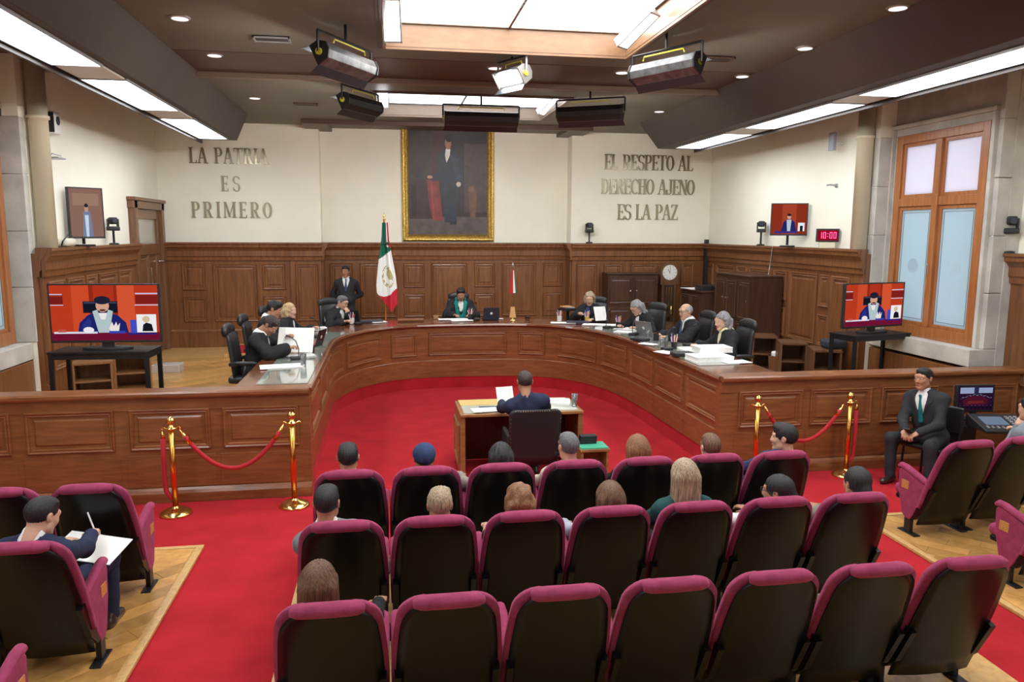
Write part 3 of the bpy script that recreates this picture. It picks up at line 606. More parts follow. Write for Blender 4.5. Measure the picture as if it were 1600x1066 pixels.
def wall_text(label, lines):
    x0,z0=lines[0][1]; root=thing('wall_lettering',label,'lettering',(aty(x0,z0,YB)[0],YB,aty(x0,z0,YB)[2]))
    O=np.array(root.location)
    for txt,(ax,ay),(bx_,by_),hp in lines:      # left-bottom px, right-bottom px, letter height in px
        A=aty(ax,ay,YB); B=aty(bx_,by_,YB); hz=aty(ax,ay-hp,YB)[2]-A[2]
        ws=[.36 if c==' ' else stroke_letter(c)[1] for c in txt]; n=len(txt)
        width=B[0]-A[0]; hx=hz*.92; gap=(width-hx*sum(ws))/(n-1)
        x=A[0]
        for c,w in zip(txt,ws):
            if c!=' ':
                key=(c,round(hz,3))
                if key not in LCACHE:
                    mb=MB()
                    for k_,pl in enumerate(stroke_letter(c)[0]):
                        if _ccw(pl): pl=pl[::-1]
                        e=-.022-.00015*k_
                        q=[(a*hx,b*hz) for a,b in pl]; m_=len(q)
                        mb.add([(a,0,b) for a,b in q]+[(a,e,b) for a,b in q],[tuple(range(m_-1,-1,-1)),tuple(range(m_,2*m_))]+[(i,(i+1)%m_,m_+(i+1)%m_,m_+i) for i in range(m_)])
                    ob=mb.build('letter',LETTER,root); LCACHE[key]=ob.data
                else:
                    ob=bpy.data.objects.new('letter',LCACHE[key]); COL.objects.link(ob); ob.parent=root
                ob.location=(x-O[0],-.004,A[2]-O[2])
            x+=hx*w+gap
wall_text('bronze wall letters reading LA PATRIA ES PRIMERO',[('LA PATRIA',(296,255),(420,257),25),('ES',(346,299),(376,299),24),('PRIMERO',(300,340),(426,341),25)])
wall_text('bronze wall letters reading EL RESPETO AL DERECHO AJENO ES LA PAZ',[('EL RESPETO AL',(944,265),(1083,265),24),('DERECHO AJENO',(939,303),(1085,304),24),('ES LA PAZ',(964,343),(1059,344),24)])
# ---------------------------------------------------------------- portrait (generic stand-in)
A=aty(629,377,YC-.02); B=aty(772,190,YC-.02); pw,ph=B[0]-A[0],B[2]-A[2]+.15; pc=((A[0]+B[0])/2,YC,A[2]+ph/2)
t=thing('portrait_painting','large gilt-framed portrait of a standing man in a dark suit','painting',pc)
fr=MB(); prof=[(0,0),(0,-.05),(.03,-.09),(.06,-.08),(.09,-.05),(.12,-.06),(.15,-.025),(.15,0)]
for i,(i0,d0_) in enumerate(prof[:-1]):
    i1,d1_=prof[i+1]; W2,H2=pw/2,ph/2
    c0=[(-W2+i0,d0_,-H2+i0),(W2-i0,d0_,-H2+i0),(W2-i0,d0_,H2-i0),(-W2+i0,d0_,H2-i0)]; c1=[(-W2+i1,d1_,-H2+i1),(W2-i1,d1_,-H2+i1),(W2-i1,d1_,H2-i1),(-W2+i1,d1_,H2-i1)]
    fr.add(c0+c1,[(k,(k+1)%4,4+(k+1)%4,4+k) for k in range(4)])
fr.build('gilt_frame',GOLD,t)
bd=MB(); n=44
for k in range(n):
    for sx in (-1,1): bd.cbox((sx*(pw/2-.045),-.09,-ph/2+.05+(ph-.1)*k/(n-1)),(.03,.018,.03))
for k in range(32):
    for sz in (-1,1): bd.cbox((-pw/2+.05+(pw-.1)*k/31,-.09,sz*(ph/2-.045)),(.03,.018,.03))
bd.build('frame_carving',GOLD,t,bevel=.004)
picture('canvas',t,pw-.28,ph-.28,[((46,36,36),rc(0,0,1,1)),((62,50,46),rc(0,.12,.3,.55)),((66,36,34),rc(.3,.05,.45,.5)),((74,58,56),rc(.7,.2,1,.8)),((86,76,74),rc(0,.84,1,1)),((60,42,42),rc(0,.52,.38,.86)),((44,32,32),rc(.04,.56,.1,.84)),((122,50,48),[(.23,.52),(.38,.52),(.43,.88),(.3,.87),(.26,.75)]),((140,60,56),[(.27,.54),(.30,.54),(.33,.86),(.3,.86)]),
 ((40,46,60),[(.36,.32),(.44,.26),(.56,.26),(.66,.32),(.69,.55),(.64,.56),(.60,.88),(.45,.88),(.43,.52),(.3,.53),(.3,.48),(.37,.45)]),((50,56,72),[(.52,.3),(.63,.34),(.66,.52),(.6,.52)]),((32,34,42),rc(.52,.88,.6,.91)),((32,34,42),rc(.45,.87,.53,.89)),
 ((226,222,216),[(.47,.25),(.53,.25),(.52,.31),(.48,.37),(.46,.31)]),((160,112,88),ell(.5,.2,.04,.055)),((36,26,26),ell(.51,.16,.043,.032)),((176,130,104),ell(.27,.495,.035,.014)),((206,190,178),ell(.63,.555,.03,.022)),((104,72,54),[(.75,.58),(.83,.56),(.86,.66),(.84,.84),(.78,.86),(.76,.7)]),((120,88,66),ell(.79,.6,.035,.03)),((40,46,66),[(.1,.5),(.13,.42),(.16,.5)])],0,(0,-.026,0),.0003)
# ---------------------------------------------------------------- flag by the president
fy=15.25; base=aty(603,500,fy); t=thing('flag_on_pole','tall national flag, green white and red with gold emblem, on brass pole','flag',(base[0],fy,ZU))
ztop=aty(602,345,fy)[2]-ZU
MB().lathe([(.17,0),(.17,.03),(.12,.05),(.03,.09),(.02,.12)],20).build('base',BRASS,t,smooth=True)
MB().tube([(0,0,.1),(0,0,ztop+.02)],.018,10).build('pole',BRASS,t,smooth=True)
MB().lathe([(.012,ztop),(.03,ztop+.02),(.012,ztop+.05),(.022,ztop+.08),(.004,ztop+.16)],10).build('finial',BRASS,t,smooth=True)
FX=base[0]
def fp(px,py): q=aty(px,py,fy-.03); return (q[0]-FX,q[2]-ZU)
FT=[0,.12,.25,.4,.55,.7,.78]; rows=110; cols=40
Lp=[(597,348),(596,372),(593,395),(590,420),(588,445),(589,457)]; Rp=[(606,348),(608,376),(612,398),(618,430),(621,455),(621,474)]
def interp(P,t): x=t*(len(P)-1); i=min(int(x),len(P)-2); f=x-i; return (P[i][0]+(P[i+1][0]-P[i][0])*f, P[i][1]+(P[i+1][1]-P[i][1])*f)
vs=[];mi=[];fs=[]
for r in range(rows+1):
    tt=r/rows; l=interp(Lp,tt); rr=interp(Rp,tt)
    for c_ in range(cols+1):
        s_=c_/cols; x=l[0]+(rr[0]-l[0])*s_; y=l[1]+(rr[1]-l[1])*s_
        if tt>.8: y+=(tt-.8)/.2*18*(1-abs(s_-.72)/.72)*(1 if s_<.72 else (1-(s_-.72)/.28)/(1-abs(s_-.72)/.72+1e-6))
        q=fp(x,y); vs.append((q[0],-.085-.05*math.sin(s_*9+tt*1.5)*(.25+tt*.75)-.02*math.sin(s_*21),q[1]))
FM=[mat('flag_green',(.004,.12,.07),.8),mat('flag_white',(.80,.80,.78),.8),mat('flag_red',(.55,.012,.03),.8),mat('flag_gold_emblem',(.42,.36,.16),.7),mat('black_ribbon',(.02,.02,.02),.6)]
for r in range(rows):
    for c_ in range(cols):
        s_=(c_+.5)/cols; tt=(r+.5)/rows; g=.50-.18*s_; rd=1.02-.26*s_
        m_=0 if tt<g*.8+.08 else (1 if tt<rd else 2)
        if tt<.30: m_=0 if s_<.55 else (1 if s_<.8 else 2)
        e=((s_-.55)/.30)**2+((tt-.66)/.13)**2
        if m_==1 and tt>.3 and (.45<e<1.0 and (r//3+c_//3)%3<2 or (((s_-.66)/.16)**2+((tt-.62)/.06)**2)<1): m_=3
        fs.append((r*(cols+1)+c_,r*(cols+1)+c_+1,(r+1)*(cols+1)+c_+1,(r+1)*(cols+1)+c_)); mi.append(m_)
mb=MB(); mb.add(vs,fs); mb.m=mi; mb.build('cloth',FM,t,smooth=True)
q=fp(604,380); MB().cbox((q[0],-.13,q[1]),(.11,.04,.05)).build('ribbon_bow',FM[4],t,bevel=.015)
# small desk flag
q=aty(801,497,13.95); t=thing('desk_flag','small flag on a wooden stand right of the president','flag',(q[0],13.95,1.172))
MB().lathe([(.055,0),(.05,.012),(.02,.02),(.012,.06)],12).build('foot',BRASS,t)
MB().prism([(-.06,.05),(.06,.05),(.035,.25),(-.035,.25)],-.02,.02,ax='y').build('wooden_block',mat('light_wood_block',(.62,.36,.14),.5),t,bevel=.004)
MB().tube([(0,0,.2),(0,0,1.0)],.008,8).build('pole',BRASS,t); MB().lathe([(.004,1.0),(.018,1.03),(.002,1.08)],8).build('finial',SILV,t)
vs=[];fs=[];mi=[]
for r in range(13):
    for c_ in range(7):
        s_=c_/6; tt=r/12; vs.append(((s_-.45)*(.05+.09*tt)*1.0, .02*math.sin(s_*8), .93-.42*tt))
for r in range(12):
    for c_ in range(6): fs.append((r*7+c_,r*7+c_+1,r*7+c_+8,r*7+c_+7)); mi.append(2 if c_<3 else (1 if c_<5 else 0))
mb=MB(); mb.add(vs,fs); mb.m=mi; mb.build('cloth',FM[:3],t,smooth=True)
# ---------------------------------------------------------------- stanchions and ropes
def stanchion(label,x,y):
    t=thing('rope_stanchion',label,'stanchion',(x,y,0),0,'brass rope stanchions')
    MB().lathe([(.155,0),(.155,.012),(.14,.03),(.10,.05),(.05,.065),(.03,.075),(.026,.09)],28).build('base',BRASS,t,smooth=True)
    MB().lathe([(.028,.07),(.028,.88)],16).build('pole',mat('amber_brass_pole',(.85,.45,.10),.2,metal=1),t,smooth=True)
    MB().lathe([(.024,.86),(.06,.875),(.06,.885),(.03,.89),(.022,.91),(.018,.92)],20).build('collar',BRASS,t,smooth=True)
    MB().lathe([(.015,.915)]+[(.042*math.sin(a),.952-.042*math.cos(a)) for a in np.linspace(.4,PI-.02,9)],18).build('ball_finial',BRASS,t,smooth=True)
    for s_ in (-1,1): MB().tube([(s_*.055,0,.885),(s_*.078,0,.893),(s_*.088,0,.878),(s_*.08,0,.862)],.006,6).build('hook',BRASS,t)
def rope(label,a,b,sag):
    a=np.array(a);b=np.array(b); n=22; P=[]
    for i in range(n+1):
        s_=i/n; p=a+(b-a)*s_; P.append(np.array([p[0],p[1],p[2]-sag*4*s_*(1-s_)]))
    O=a*1.0; t=thing('velvet_rope',label,'rope',O,0,'red velvet ropes'); P=[tuple(p-O) for p in P]
    MB().tube(P[1:-1],.022,10).build('rope',ROPE,t,smooth=True)
    for e,f in ((0,2),(-1,-3)): MB().tube([P[e],P[f]],.019 if 0 else [.009,.026],10).build('end_cap',BRASS,t,smooth=True)
def loose(label,a):
    O=np.array(a); t=thing('velvet_rope',label,'rope',O,0,'red velvet ropes'); s_=1 if a[0]<2 else -1
    MB().tube([(0,0,-.02),(0,0,-.09)],[.010,.024],10).build('end_cap',BRASS,t,smooth=True)
    MB().tube([(0,0,-.09),(-.005*s_,.0,-.3),(-.01*s_,.01,-.5),(0,.01,-.64),(.04*s_,.01,-.70),(.09*s_,.012,-.69)],.024,10).build('rope',ROPE,t,smooth=True)
ST=[(-2.13,7.72),(-.99,7.78),(4.10,7.86),(5.24,7.86)]
for (x,y),l in zip(ST,('brass rope post standing left, a loose rope hanging from it','brass rope post near the left end of the bench','brass rope post near the right end of the bench','brass rope post beside the seated guard')): stanchion(l,x,y)
rope('red velvet rope slung between the two left posts',(-2.05,7.72,.86),(-1.07,7.78,.86),.42); rope('red velvet rope slung between the two right posts',(4.18,7.86,.86),(5.16,7.86,.86),.42)
loose('loose red rope hanging down the leftmost post',(-2.21,7.72,.87)); loose('loose red rope hanging down the rightmost post',(5.32,7.86,.87))
# ---------------------------------------------------------------- auditorium seats
def seat_outline(t, w0, extra=0, top=1.0, r=.12):
    L=.74*top; w=w0+.012*math.sin(PI*min(1,t))-.04*t*t+extra; dz=(1-t)*L
    if dz<r: w-= r-math.sqrt(max(0,r*r-(r-dz)**2))
    return max(w,.02)
def slab_mesh(rows_t, wf, y0f, thick, nx=10, puff=0.0, z0=.27, dy=.20, L=.73, bow=.03):
    """closed sheet following the reclined back; y0f offset in front of the shell plane"""
    vs=[];fs=[]; nr=len(rows_t)
    for side in (0,1):
        for t in rows_t:
            w=wf(t)
            for j in range(nx+1):
                s_=-1+2*j/nx; y=dy*(1-t)+y0f+bow*s_*s_; z=z0+L*t
                if side: e=(1-abs(s_)**4)*(1-abs(2*t-1)**6); y+=thick*(.55+.45*e)+puff*e
                vs.append((s_*w,y,z))
    N=nr*(nx+1)
    for r in range(nr-1):
        for j in range(nx):
            a=r*(nx+1)+j; fs.append((a,a+1,a+nx+2,a+nx+1)); fs.append((N+a,N+a+nx+1,N+a+nx+2,N+a+1))
    for r in range(nr-1):
        for j in (0,nx):
            a=r*(nx+1)+j; b=a+nx+1; fs.append((a,b,N+b,N+a) if j==0 else (b,a,N+a,N+b))
    for j in range(nx):
        a=j; fs.append((a,N+a,N+a+1,a+1)); a=(nr-1)*(nx+1)+j; fs.append((a,a+1,N+a+1,N+a))
    return vs,fs
RT=[0,.15,.3,.45,.6,.72,.8,.86,.9,.94,.97,.99,1.0]
def make_seat(label):
    t=thing('auditorium_seat',label,'seat',(0,0,0),0,'auditorium seats')
    mb=MB(); mb.add(*slab_mesh(RT,lambda q:seat_outline(q,.266),-.028,.02,z0=.14,dy=.308,L=.83)); mb.build('back_shell',SHELL,t,smooth=True)
    mb=MB(); mb.add(*slab_mesh([.06]+RT[1:],lambda q:seat_outline(q,.266,.02),-.004,.075,puff=.02,L=.725,dy=.26)); mb.build('back_cushion',VELVET,t,smooth=True)
    mb=MB(); P=[]; R=[]
    for i in range(13):
        s_=-1+2*i/12; P.append((s_*.175,-.005+.02*s_*s_,.984-.012*abs(s_)**3)); R.append(.05*(1-abs(s_)**8*.45))
    mb.tube(P,R,12,sq=.72); mb.build('headrest',VELVET,t,smooth=True)
    mb=MB(); mb.box(-.22,.22,.28,.70,.33,.43); o=mb.build('seat_cushion',VELVET,t,bevel=.04,seg=3)
    mb=MB(); mb.box(-.21,.21,.30,.68,.28,.335); mb.build('seat_pan',SHELL,t,bevel=.02)
    for s_ in (-1,1):
        x=s_*.258
        mb=MB(); mb.tube([(x,.19,.552),(x,.25,.57),(x,.36,.60),(x,.50,.638),(x,.56,.642),(x,.585,.625)],[.028,.033,.034,.036,.034,.022],10,sq=.8); ar=mb.build('armrest',VELVET,t,smooth=True)
        mb=MB(); mb.prism([(.18,.53),(.54,.63),(.575,.60),(.565,.42),(.505,.20),(.455,.16),(.39,.16),(.35,.22),(.27,.40)],x-.022,x+.022,ax='x'); mb.build('side_panel',VELVET,t,bevel=.014)
        mb=MB(); mb.prism([(.13,.51),(.20,.53),(.38,.19),(.34,.18),(.25,.27)],x-.018,x+.018,ax='x'); mb.build('side_bracket',SHELL,t)
        mb=MB(); mb.box(x-.018,x+.018,.38,.46,.03,.19); mb.box(x-.035,x+.035,.30,.52,.022,.04); mb.build('foot',BLKM,t,bevel=.004)
    return t
PLQ=mat('brass_plaque',(.70,.47,.16),.35,metal=.6,noise=.3,nscale=60,stretch=(1,1,4))
seat0=None; SEATS={}
def seat(x,y,label,plaque=0,rz=0):
    global seat0
    if seat0 is None: seat0=make_seat(label); r=seat0; r.location=(x,y,0); r.rotation_euler=(0,0,rz)
    else: r=dup(seat0,(x,y,0),rz,label)
    SEATS_L.append((r,plaque)); return r
SEATS_L=[]
ORD=('first','second','third','fourth','fifth','sixth','seventh')
SX=lambda i:-.32+.592*i
for row,y in (('front',5.68),('middle',4.64),('nearest',3.57)):
    for i in range(7): seat(SX(i),y,'burgundy velvet seat, %s from the left in the %s row of the middle block'%(ORD[i],row))
LX=(-2.15,-2.74,-3.34)
for x,y,l in ((LX[0],5.62,'aisle seat with brass plaque at the end of the front row, left block'),(LX[1],5.62,'burgundy seat beside the aisle seat, front row of the left block'),(LX[0],4.58,'aisle seat of the left block holding the man who writes'),(LX[1],4.58,'burgundy seat left of the writing man'),(LX[0]-.03,3.5,'seat at the bottom left corner of which mainly the armrest shows')):
    seat(x,y,l,1 if x>=LX[0]-.05 else 0)
for x,y,l in ((5.06,5.74,'aisle seat with brass plaque in the front row of the right block'),(5.66,5.80,'burgundy seat at the right edge, front row of the right block'),(5.16,4.68,'second-row seat of the right block, plaque on its armrest panel')):
    seat(x,y,l,-1 if x<5.3 else 0,.06)
for r,p in SEATS_L:
    if p:
        pl=MB(); pl.box(p*.282-.003,p*.282+.003,.43,.52,.44,.52); pl.build('plaque',PLQ,r,bevel=.002)
# ---------------------------------------------------------------- high-back office chairs
def make_exec(label):
    t=thing('office_chair',label,'chair',(0,0,0),0,'black leather high-back chairs')
    MB().box(-.25,.25,-.24,.25,.42,.52).build('seat',LEATH,t,bevel=.04,seg=3)
    mb=MB(); mb.add(*slab_mesh(RT,lambda q:.245-.02*q-(.05-math.sqrt(max(0,.0025-(max(0,.05-(1-q)*.6))**2)) if (1-q)*.6<.05 else 0),-.28,.06,puff=.02,z0=.5,dy=.07,L=.56,bow=.04)); mb.build('backrest',LEATH,t,smooth=True)
    MB().tube([(-.20,-.26,1.08),(-.12,-.28,1.1),(0,-.285,1.105),(.12,-.28,1.1),(.20,-.26,1.08)],[.036,.046,.048,.046,.036],12,sq=1.75).build('headrest',LEATH,t,smooth=True)
    for s_ in (-1,1):
        MB().tube([(s_*.27,-.2,.68),(s_*.29,-.1,.70),(s_*.29,.1,.70),(s_*.28,.18,.68)],.026,8).build('armrest',LEATH,t,smooth=True)
        MB().tube([(s_*.24,-.05,.46),(s_*.29,-.03,.5),(s_*.29,.0,.68)],.018,8).build('arm_support',BLK,t,smooth=True)
    MB().lathe([(.03,.1),(.03,.42)],10).build('column',BLKM,t)
    for k in range(5):
        a=2*PI*k/5; l=MB().tube([(0,0,.12),(.15*math.cos(a),.15*math.sin(a),.1),(.29*math.cos(a),.29*math.sin(a),.075)],[.03,.025,.018],8).build('base_leg',BLKM,t)
        MB().lathe([(.028,-.02),(.028,.02)],10,(.29*math.cos(a),.29*math.sin(a),.03),ax='y').build('caster',BLK,l)
    return t
exec0=None
def ochair(x,y,rz,label,z=ZU):
    global exec0
    if exec0 is None: exec0=make_exec(label); exec0.location=(x,y,z); exec0.rotation_euler=(0,0,rz); return exec0
    return dup(exec0,(x,y,z),rz,label)
# ---------------------------------------------------------------- witness desk
t=thing('witness_desk','wooden desk with glass top in the middle of the red carpet','desk',(1.5,8.78,0),0)
DKW=wood('desk_wood',(.22,.09,.03),(.40,.19,.07),stretch=(2,2,10))
hw,hd=.72,.37
MB().box(-hw,hw,-hd,hd,.71,.745).build('desk_top',DKW,t,bevel=.006); MB().box(-hw+.05,hw-.05,-hd+.05,hd-.05,.745,.752).build('glass_top',DGLASS,t)
for s_ in (-1,1):
    sp=MB().box(min(s_*hw,s_*(hw-.06)),max(s_*hw,s_*(hw-.06)),-hd+.02,hd-.02,0,.71).build('side_panel',DKW,t,bevel=.004)
    panel(lambda u,v,d:(s_*(hw+d),u,v),-.28,.28,.14,.6,DKW,sp,k=.7)
MB().box(-hw+.06,hw-.06,hd-.08,hd-.04,.02,.71).build('modesty_panel',WDK,t)
MB().box(-hw+.04,-.12,.06,.36,.752,.757).build('wooden_inlay',mat('striped_mat',(.62,.43,.16),.5,noise=.3,nscale=20,stretch=(1,14,1)),t)
def sheets(label,c,w,d,rz,n=1,z=None,m=PAPER,name='paper',th=.004):
    mb=MB(); 
    for k in range(n):
        a=(random.random()-.5)*.12 if k else 0; mb.M=Matrix.Rotation(a,4,'Z'); mb.box(-w/2,w/2,-d/2,d/2,k*th,k*th+th*.8)
    o=mb.build(name,m,loc=c); o.rotation_euler=(0,0,rz); tag(o,label,'paper' if name=='paper' else name.replace('_',' ')); return o
DZ=.753
sheets('white sheet lying on the left of the witness desk',(1.08,8.55,DZ),.30,.21,.1)
MB().box(-.20,.20,-.14,.14,0,.008).build('x',mat('navy_folder',(.03,.045,.09),.5),loc=(1.23,8.60,DZ-.001)); o=bpy.context.scene.objects[-1] if False else bpy.data.objects['x']; o.name='folder'; tag(o,'navy folder under the sheet on the witness desk','folder'); o.location.z=DZ; bpy.data.objects['paper'].location.z=DZ+.009
sheets('thick open binder of papers right of the witness',(1.98,8.80,DZ),.32,.26,-.25,6,name='binder',th=.006)
sheets('pale green folder at the far right of the witness desk',(1.98,9.04,DZ),.34,.16,-.1,1,m=mat('pale_green_card',(.55,.60,.45),.6),name='folder')
def tumbler(label,c,r=.033,h=.11):
    t=thing('water_glass',label,'glass',c); MB().lathe([(r*.8,0),(r,h),(r*.93,h),(r*.74,.008)],16).build('glass',GLASS,t,smooth=True); MB().lathe([(r*.72,.009),(r*.82,h*.55)],16).build('water',mat('water',(.9,.95,.95),.02,trans=.95),t,smooth=True); return t
tumbler('glass of water on the right end of the witness desk',(2.16,8.62,DZ),.04,.15)
# side table with green folder and black books
t=thing('side_table','small wooden side table right of the witness chair','table',(2.13,7.7,0)); 
MB().box(-.16,.16,-.14,.14,.5,.53).build('table_top',DKW,t,bevel=.004)
for s_ in (-1,1): MB().box(min(s_*.15,s_*.125),max(s_*.15,s_*.125),-.13,.13,0,.5).build('side_panel',DKW,t)
MB().box(-.125,.125,.10,.12,.05,.5).build('back_panel',DKW,t); MB().box(-.125,.125,-.12,.1,.2,.22).build('shelf',DKW,t)
o=MB().box(-.15,.15,-.125,.125,0,.012).build('green_folder',mat('green_card',(.05,.36,.22),.5),loc=(2.13,7.7,.53)); tag(o,'bright green folder on the side table','folder')
for k in range(3):
    o=MB().box(-.09,.09,-.05,.05,0,.028).build('black_book',BLK,loc=(2.10+.004*k,7.785,.542+.029*k),bevel=.003); tag(o,('lowest','middle','topmost')[k]+' of the black books stacked on the side table','book','black books on the side table')
# witness chair
t=thing('witness_chair','wide black leather armchair at the witness desk','chair',(1.52,7.98,0))
mb=MB(); mb.add(*slab_mesh(RT,lambda q:.285-.015*(1-q)-(.07-math.sqrt(max(0,.0049-(max(0,.07-(1-q)*.62))**2)) if (1-q)*.62<.07 else 0),-.28,.06,puff=.02,z0=.32,dy=.08,L=.62,bow=.03)); mb.build('backrest',LEATH,t,smooth=True)
st=MB()
for k in range(44):
    s_=k/43; q=RT; 
    if s_<.3: tt=s_/.3*.9; x=-(.285-.015*(1-tt))+.012
    elif s_>.7: tt=(1-s_)/.3*.9; x=(.285-.015*(1-tt))-.012
    else: tt=.985; x=-.22+.44*(s_-.3)/.4
    st.cbox((x,-.28+.08*(1-tt)+.03*(x/.28)**2-.004,.32+.62*tt),(.011,.008,.011))
st.build('stud_trim',CHROME,t)
MB().box(-.27,.27,-.2,.27,.38,.48).build('seat',LEATH,t,bevel=.04,seg=3)
for s_ in (-1,1): MB().box(min(s_*.30,s_*.25),max(s_*.30,s_*.25),-.2,.2,.45,.66).build('armrest',LEATH,t,bevel=.025,seg=3)
MB().lathe([(.03,.08),(.03,.38)],10).build('column',BLKM,t)
for k in range(5): a=2*PI*k/5+.3; MB().tube([(0,0,.1),(.28*math.cos(a),.28*math.sin(a),.03)],[.03,.02],8).build('base_leg',BLKM,t)
# ---------------------------------------------------------------- cabinets behind the bench
def cabinet(name,label,loc,rz,w,d,h,doors,mt=WDK,knob=CHROME,shelf=False,bp=True):
    t=thing(name,label,'cabinet' if not shelf else 'shelf',loc,rz)
    if shelf:
        for s_ in (-1,1): MB().box(min(s_*w/2,s_*(w/2-.03)),max(s_*w/2,s_*(w/2-.03)),-d/2,d/2,0,h).build('side_panel',mt,t,bevel=.003)
        MB().box(-w/2+.03,w/2-.03,-d/2,d/2,h-.03,h).build('top',mt,t); MB().box(-w/2+.03,w/2-.03,-d/2,d/2,.02,.05).build('bottom',mt,t)
        MB().box(-w/2+.03,w/2-.03,-d/2+.02,d/2,h*.5-.012,h*.5+.012).build('shelf',mt,t); MB().box(-w/2+.03,w/2-.03,d/2-.02,d/2,.05,h-.03).build('back_panel',mt,t)
        return t
    MB().box(-w/2,w/2,-d/2+.02,d/2,0,h-.03).build('body',mt,t); MB().box(-w/2-.015,w/2+.015,-d/2-.01,d/2,h-.03,h).build('top',mt,t,bevel=.005)
    nx,rowsz=doors
    for i in range(nx):
        for z0,z1 in rowsz:
            a=-w/2+w*i/nx+.01; b=-w/2+w*(i+1)/nx-.01
            dd=MB().box(a,b,-d/2,-d/2+.02,z0,z1).build('door',mt,t,bevel=.003); panel(lambda u,v,e:(u,-d/2-e,v),a+.03,b-.03,z0+.03,z1-.03,mt,dd,k=.5)
            MB().lathe([(.006,-d/2-.03),(.016,-d/2-.035),(.012,-d/2-.02),(.006,-d/2)],10,(b-.06 if i%2==0 else a+.06,0,(z0+z1)/2+.0),ax='y').build('knob',knob,dd)
    return t
a=aty(985,430,16.0); cabinet('sideboard','dark wooden sideboard against the back wall behind the right judges',(a[0],16.02,ZU+.0),0,1.12,.45,1.52,(2,((.1,.78),(.85,1.44))))
a=atx(1160,437,6.75); cabinet('tall_cabinet','tall dark cabinet against the right wall',(6.72,13.55,ZU),PI/2*-1+0,1.5,.62,1.62,(3,((.1,.75),(.8,1.52))))
cabinet('low_cabinet','lower dark cabinet with papers on top beside the floor clock',(6.5,15.0,ZU),-PI/2,1.1,.6,1.22,(2,((.1,1.14),)))
o=MB().cbox((0,0,.05),(.42,.34,.10)).build('projector_box',BLK,bevel=.012,loc=(6.5,14.85,ZU+1.22)); tag(o,'black flat device on the lower dark cabinet','device')
sheets('loose papers on the lower dark cabinet',(6.35,15.25,ZU+1.22),.34,.5,.1,2)
# longcase clock
a=aty(1045,420,16.1); t=thing('longcase_clock','tall wooden longcase clock with silver dial by the back wall','clock',(a[0],16.15,ZU)); 
CW=wood('clock_wood',(.10,.05,.022),(.17,.09,.04))
MB().box(-.2,.2,-.12,.12,0,.35).build('base',CW,t,bevel=.01); MB().box(-.16,.16,-.1,.1,.35,1.3).build('trunk',CW,t,bevel=.008)
MB().lathe([(.21,-.12),(.21,.1)],32,(0,0,1.52),ax='y').build('hood',CW,t); MB().box(-.2,.2,-.11,.1,1.25,1.5).build('hood_base',CW,t,bevel=.006)
dl=MB().lathe([(.165,-.13),(.165,-.12)],32,(0,0,1.52),ax='y').build('dial',mat('silver_dial',(.72,.72,.70),.35),t)
m=MB()
for k in range(12): an=PI*k/6; m.cbox((.135*math.sin(an),-.132,1.52+.135*math.cos(an)),(.012,.003,.022 if k%3==0 else .012))
m.build('hour_mark',BLK,dl); m=MB(); m.add([(-.006,-.134,1.5),(.006,-.134,1.5),(-.045,-.134,1.6),(-.055,-.134,1.595)],[(0,1,2,3)]); m.add([(-.004,-.135,1.5),(.004,-.135,1.5),(.004,-.135,1.64),(-.004,-.135,1.64)],[(0,1,2,3)]); m.build('hand',BLK,dl)
MB().box(-.12,.12,-.105,-.1,.42,1.24).build('glass_door',mat('dark_glass',(.05,.035,.025),.08,coat=.8),t)
for x in (-.06,0,.06): MB().tube([(x,-.112,1.2),(x,-.112,.75)],.006,6).build('chain',BRASS,t)
for x in (-.06,.06): MB().lathe([(.02,.6),(.02,.78)],10,(x,-.125,0)).build('weight',BRASS,t,smooth=True)
MB().lathe([(.05,-.115),(.05,-.108)],16,(0,0,.5),ax='y').build('pendulum_bob',BRASS,t)
# dark conduit in the right corner
S(MB().box(XR-.16,XR-.08,YB-.22,YB-.14,ZU,2.66).build('trim_7',BLK),'dark vertical conduit in the right corner')
# small open shelves on the right
BW=wood('shelf_brown',(.10,.042,.018),(.17,.075,.032),rough=.45)
for (px,py,yy),l in zip(((1192,540,12.35),(1236,553,11.55),(1287,565,10.75)),('open shelf nearest the tall cabinet','middle of the three open shelves along the right wall','open shelf below the right television with a bag on top')):
    q=aty(px,py,yy); sh=cabinet('open_shelf',l,(q[0]+.0,yy,ZU),-.35,.42,.5,.62,None,BW,shelf=True); last=q
o=MB().cbox((0,0,.07),(.34,.26,.14)).build('laptop_bag',mat('navy_bag',(.02,.024,.04),.7,bump=.3,bscale=50),bevel=.05,seg=4,loc=(last[0]+.15,10.75,ZU+.62)); tag(o,'dark padded bag on the open shelf','bag')
t=thing('waste_bin','brown waste bin with papers between the open shelves','bin',(float(aty(1207,560,12.1)[0])-.02,11.95,ZU)); MB().lathe([(.10,0),(.13,.32),(.12,.32),(.09,.01)],16).build('bin',BW,t); MB().cbox((0,0,.33),(.14,.12,.12)).build('crumpled_paper',PAPER,t,bevel=.03)
o=MB().cbox((0,0,.06),(.5,.3,.12)).build('grey_case',mat('grey_case',(.10,.12,.15),.5),bevel=.02,loc=(float(aty(1365,590,9.6)[0]),9.55,ZU+.16)); tag(o,'grey case lying on the lower bars of the right stand','case'); o.location.z=ZU
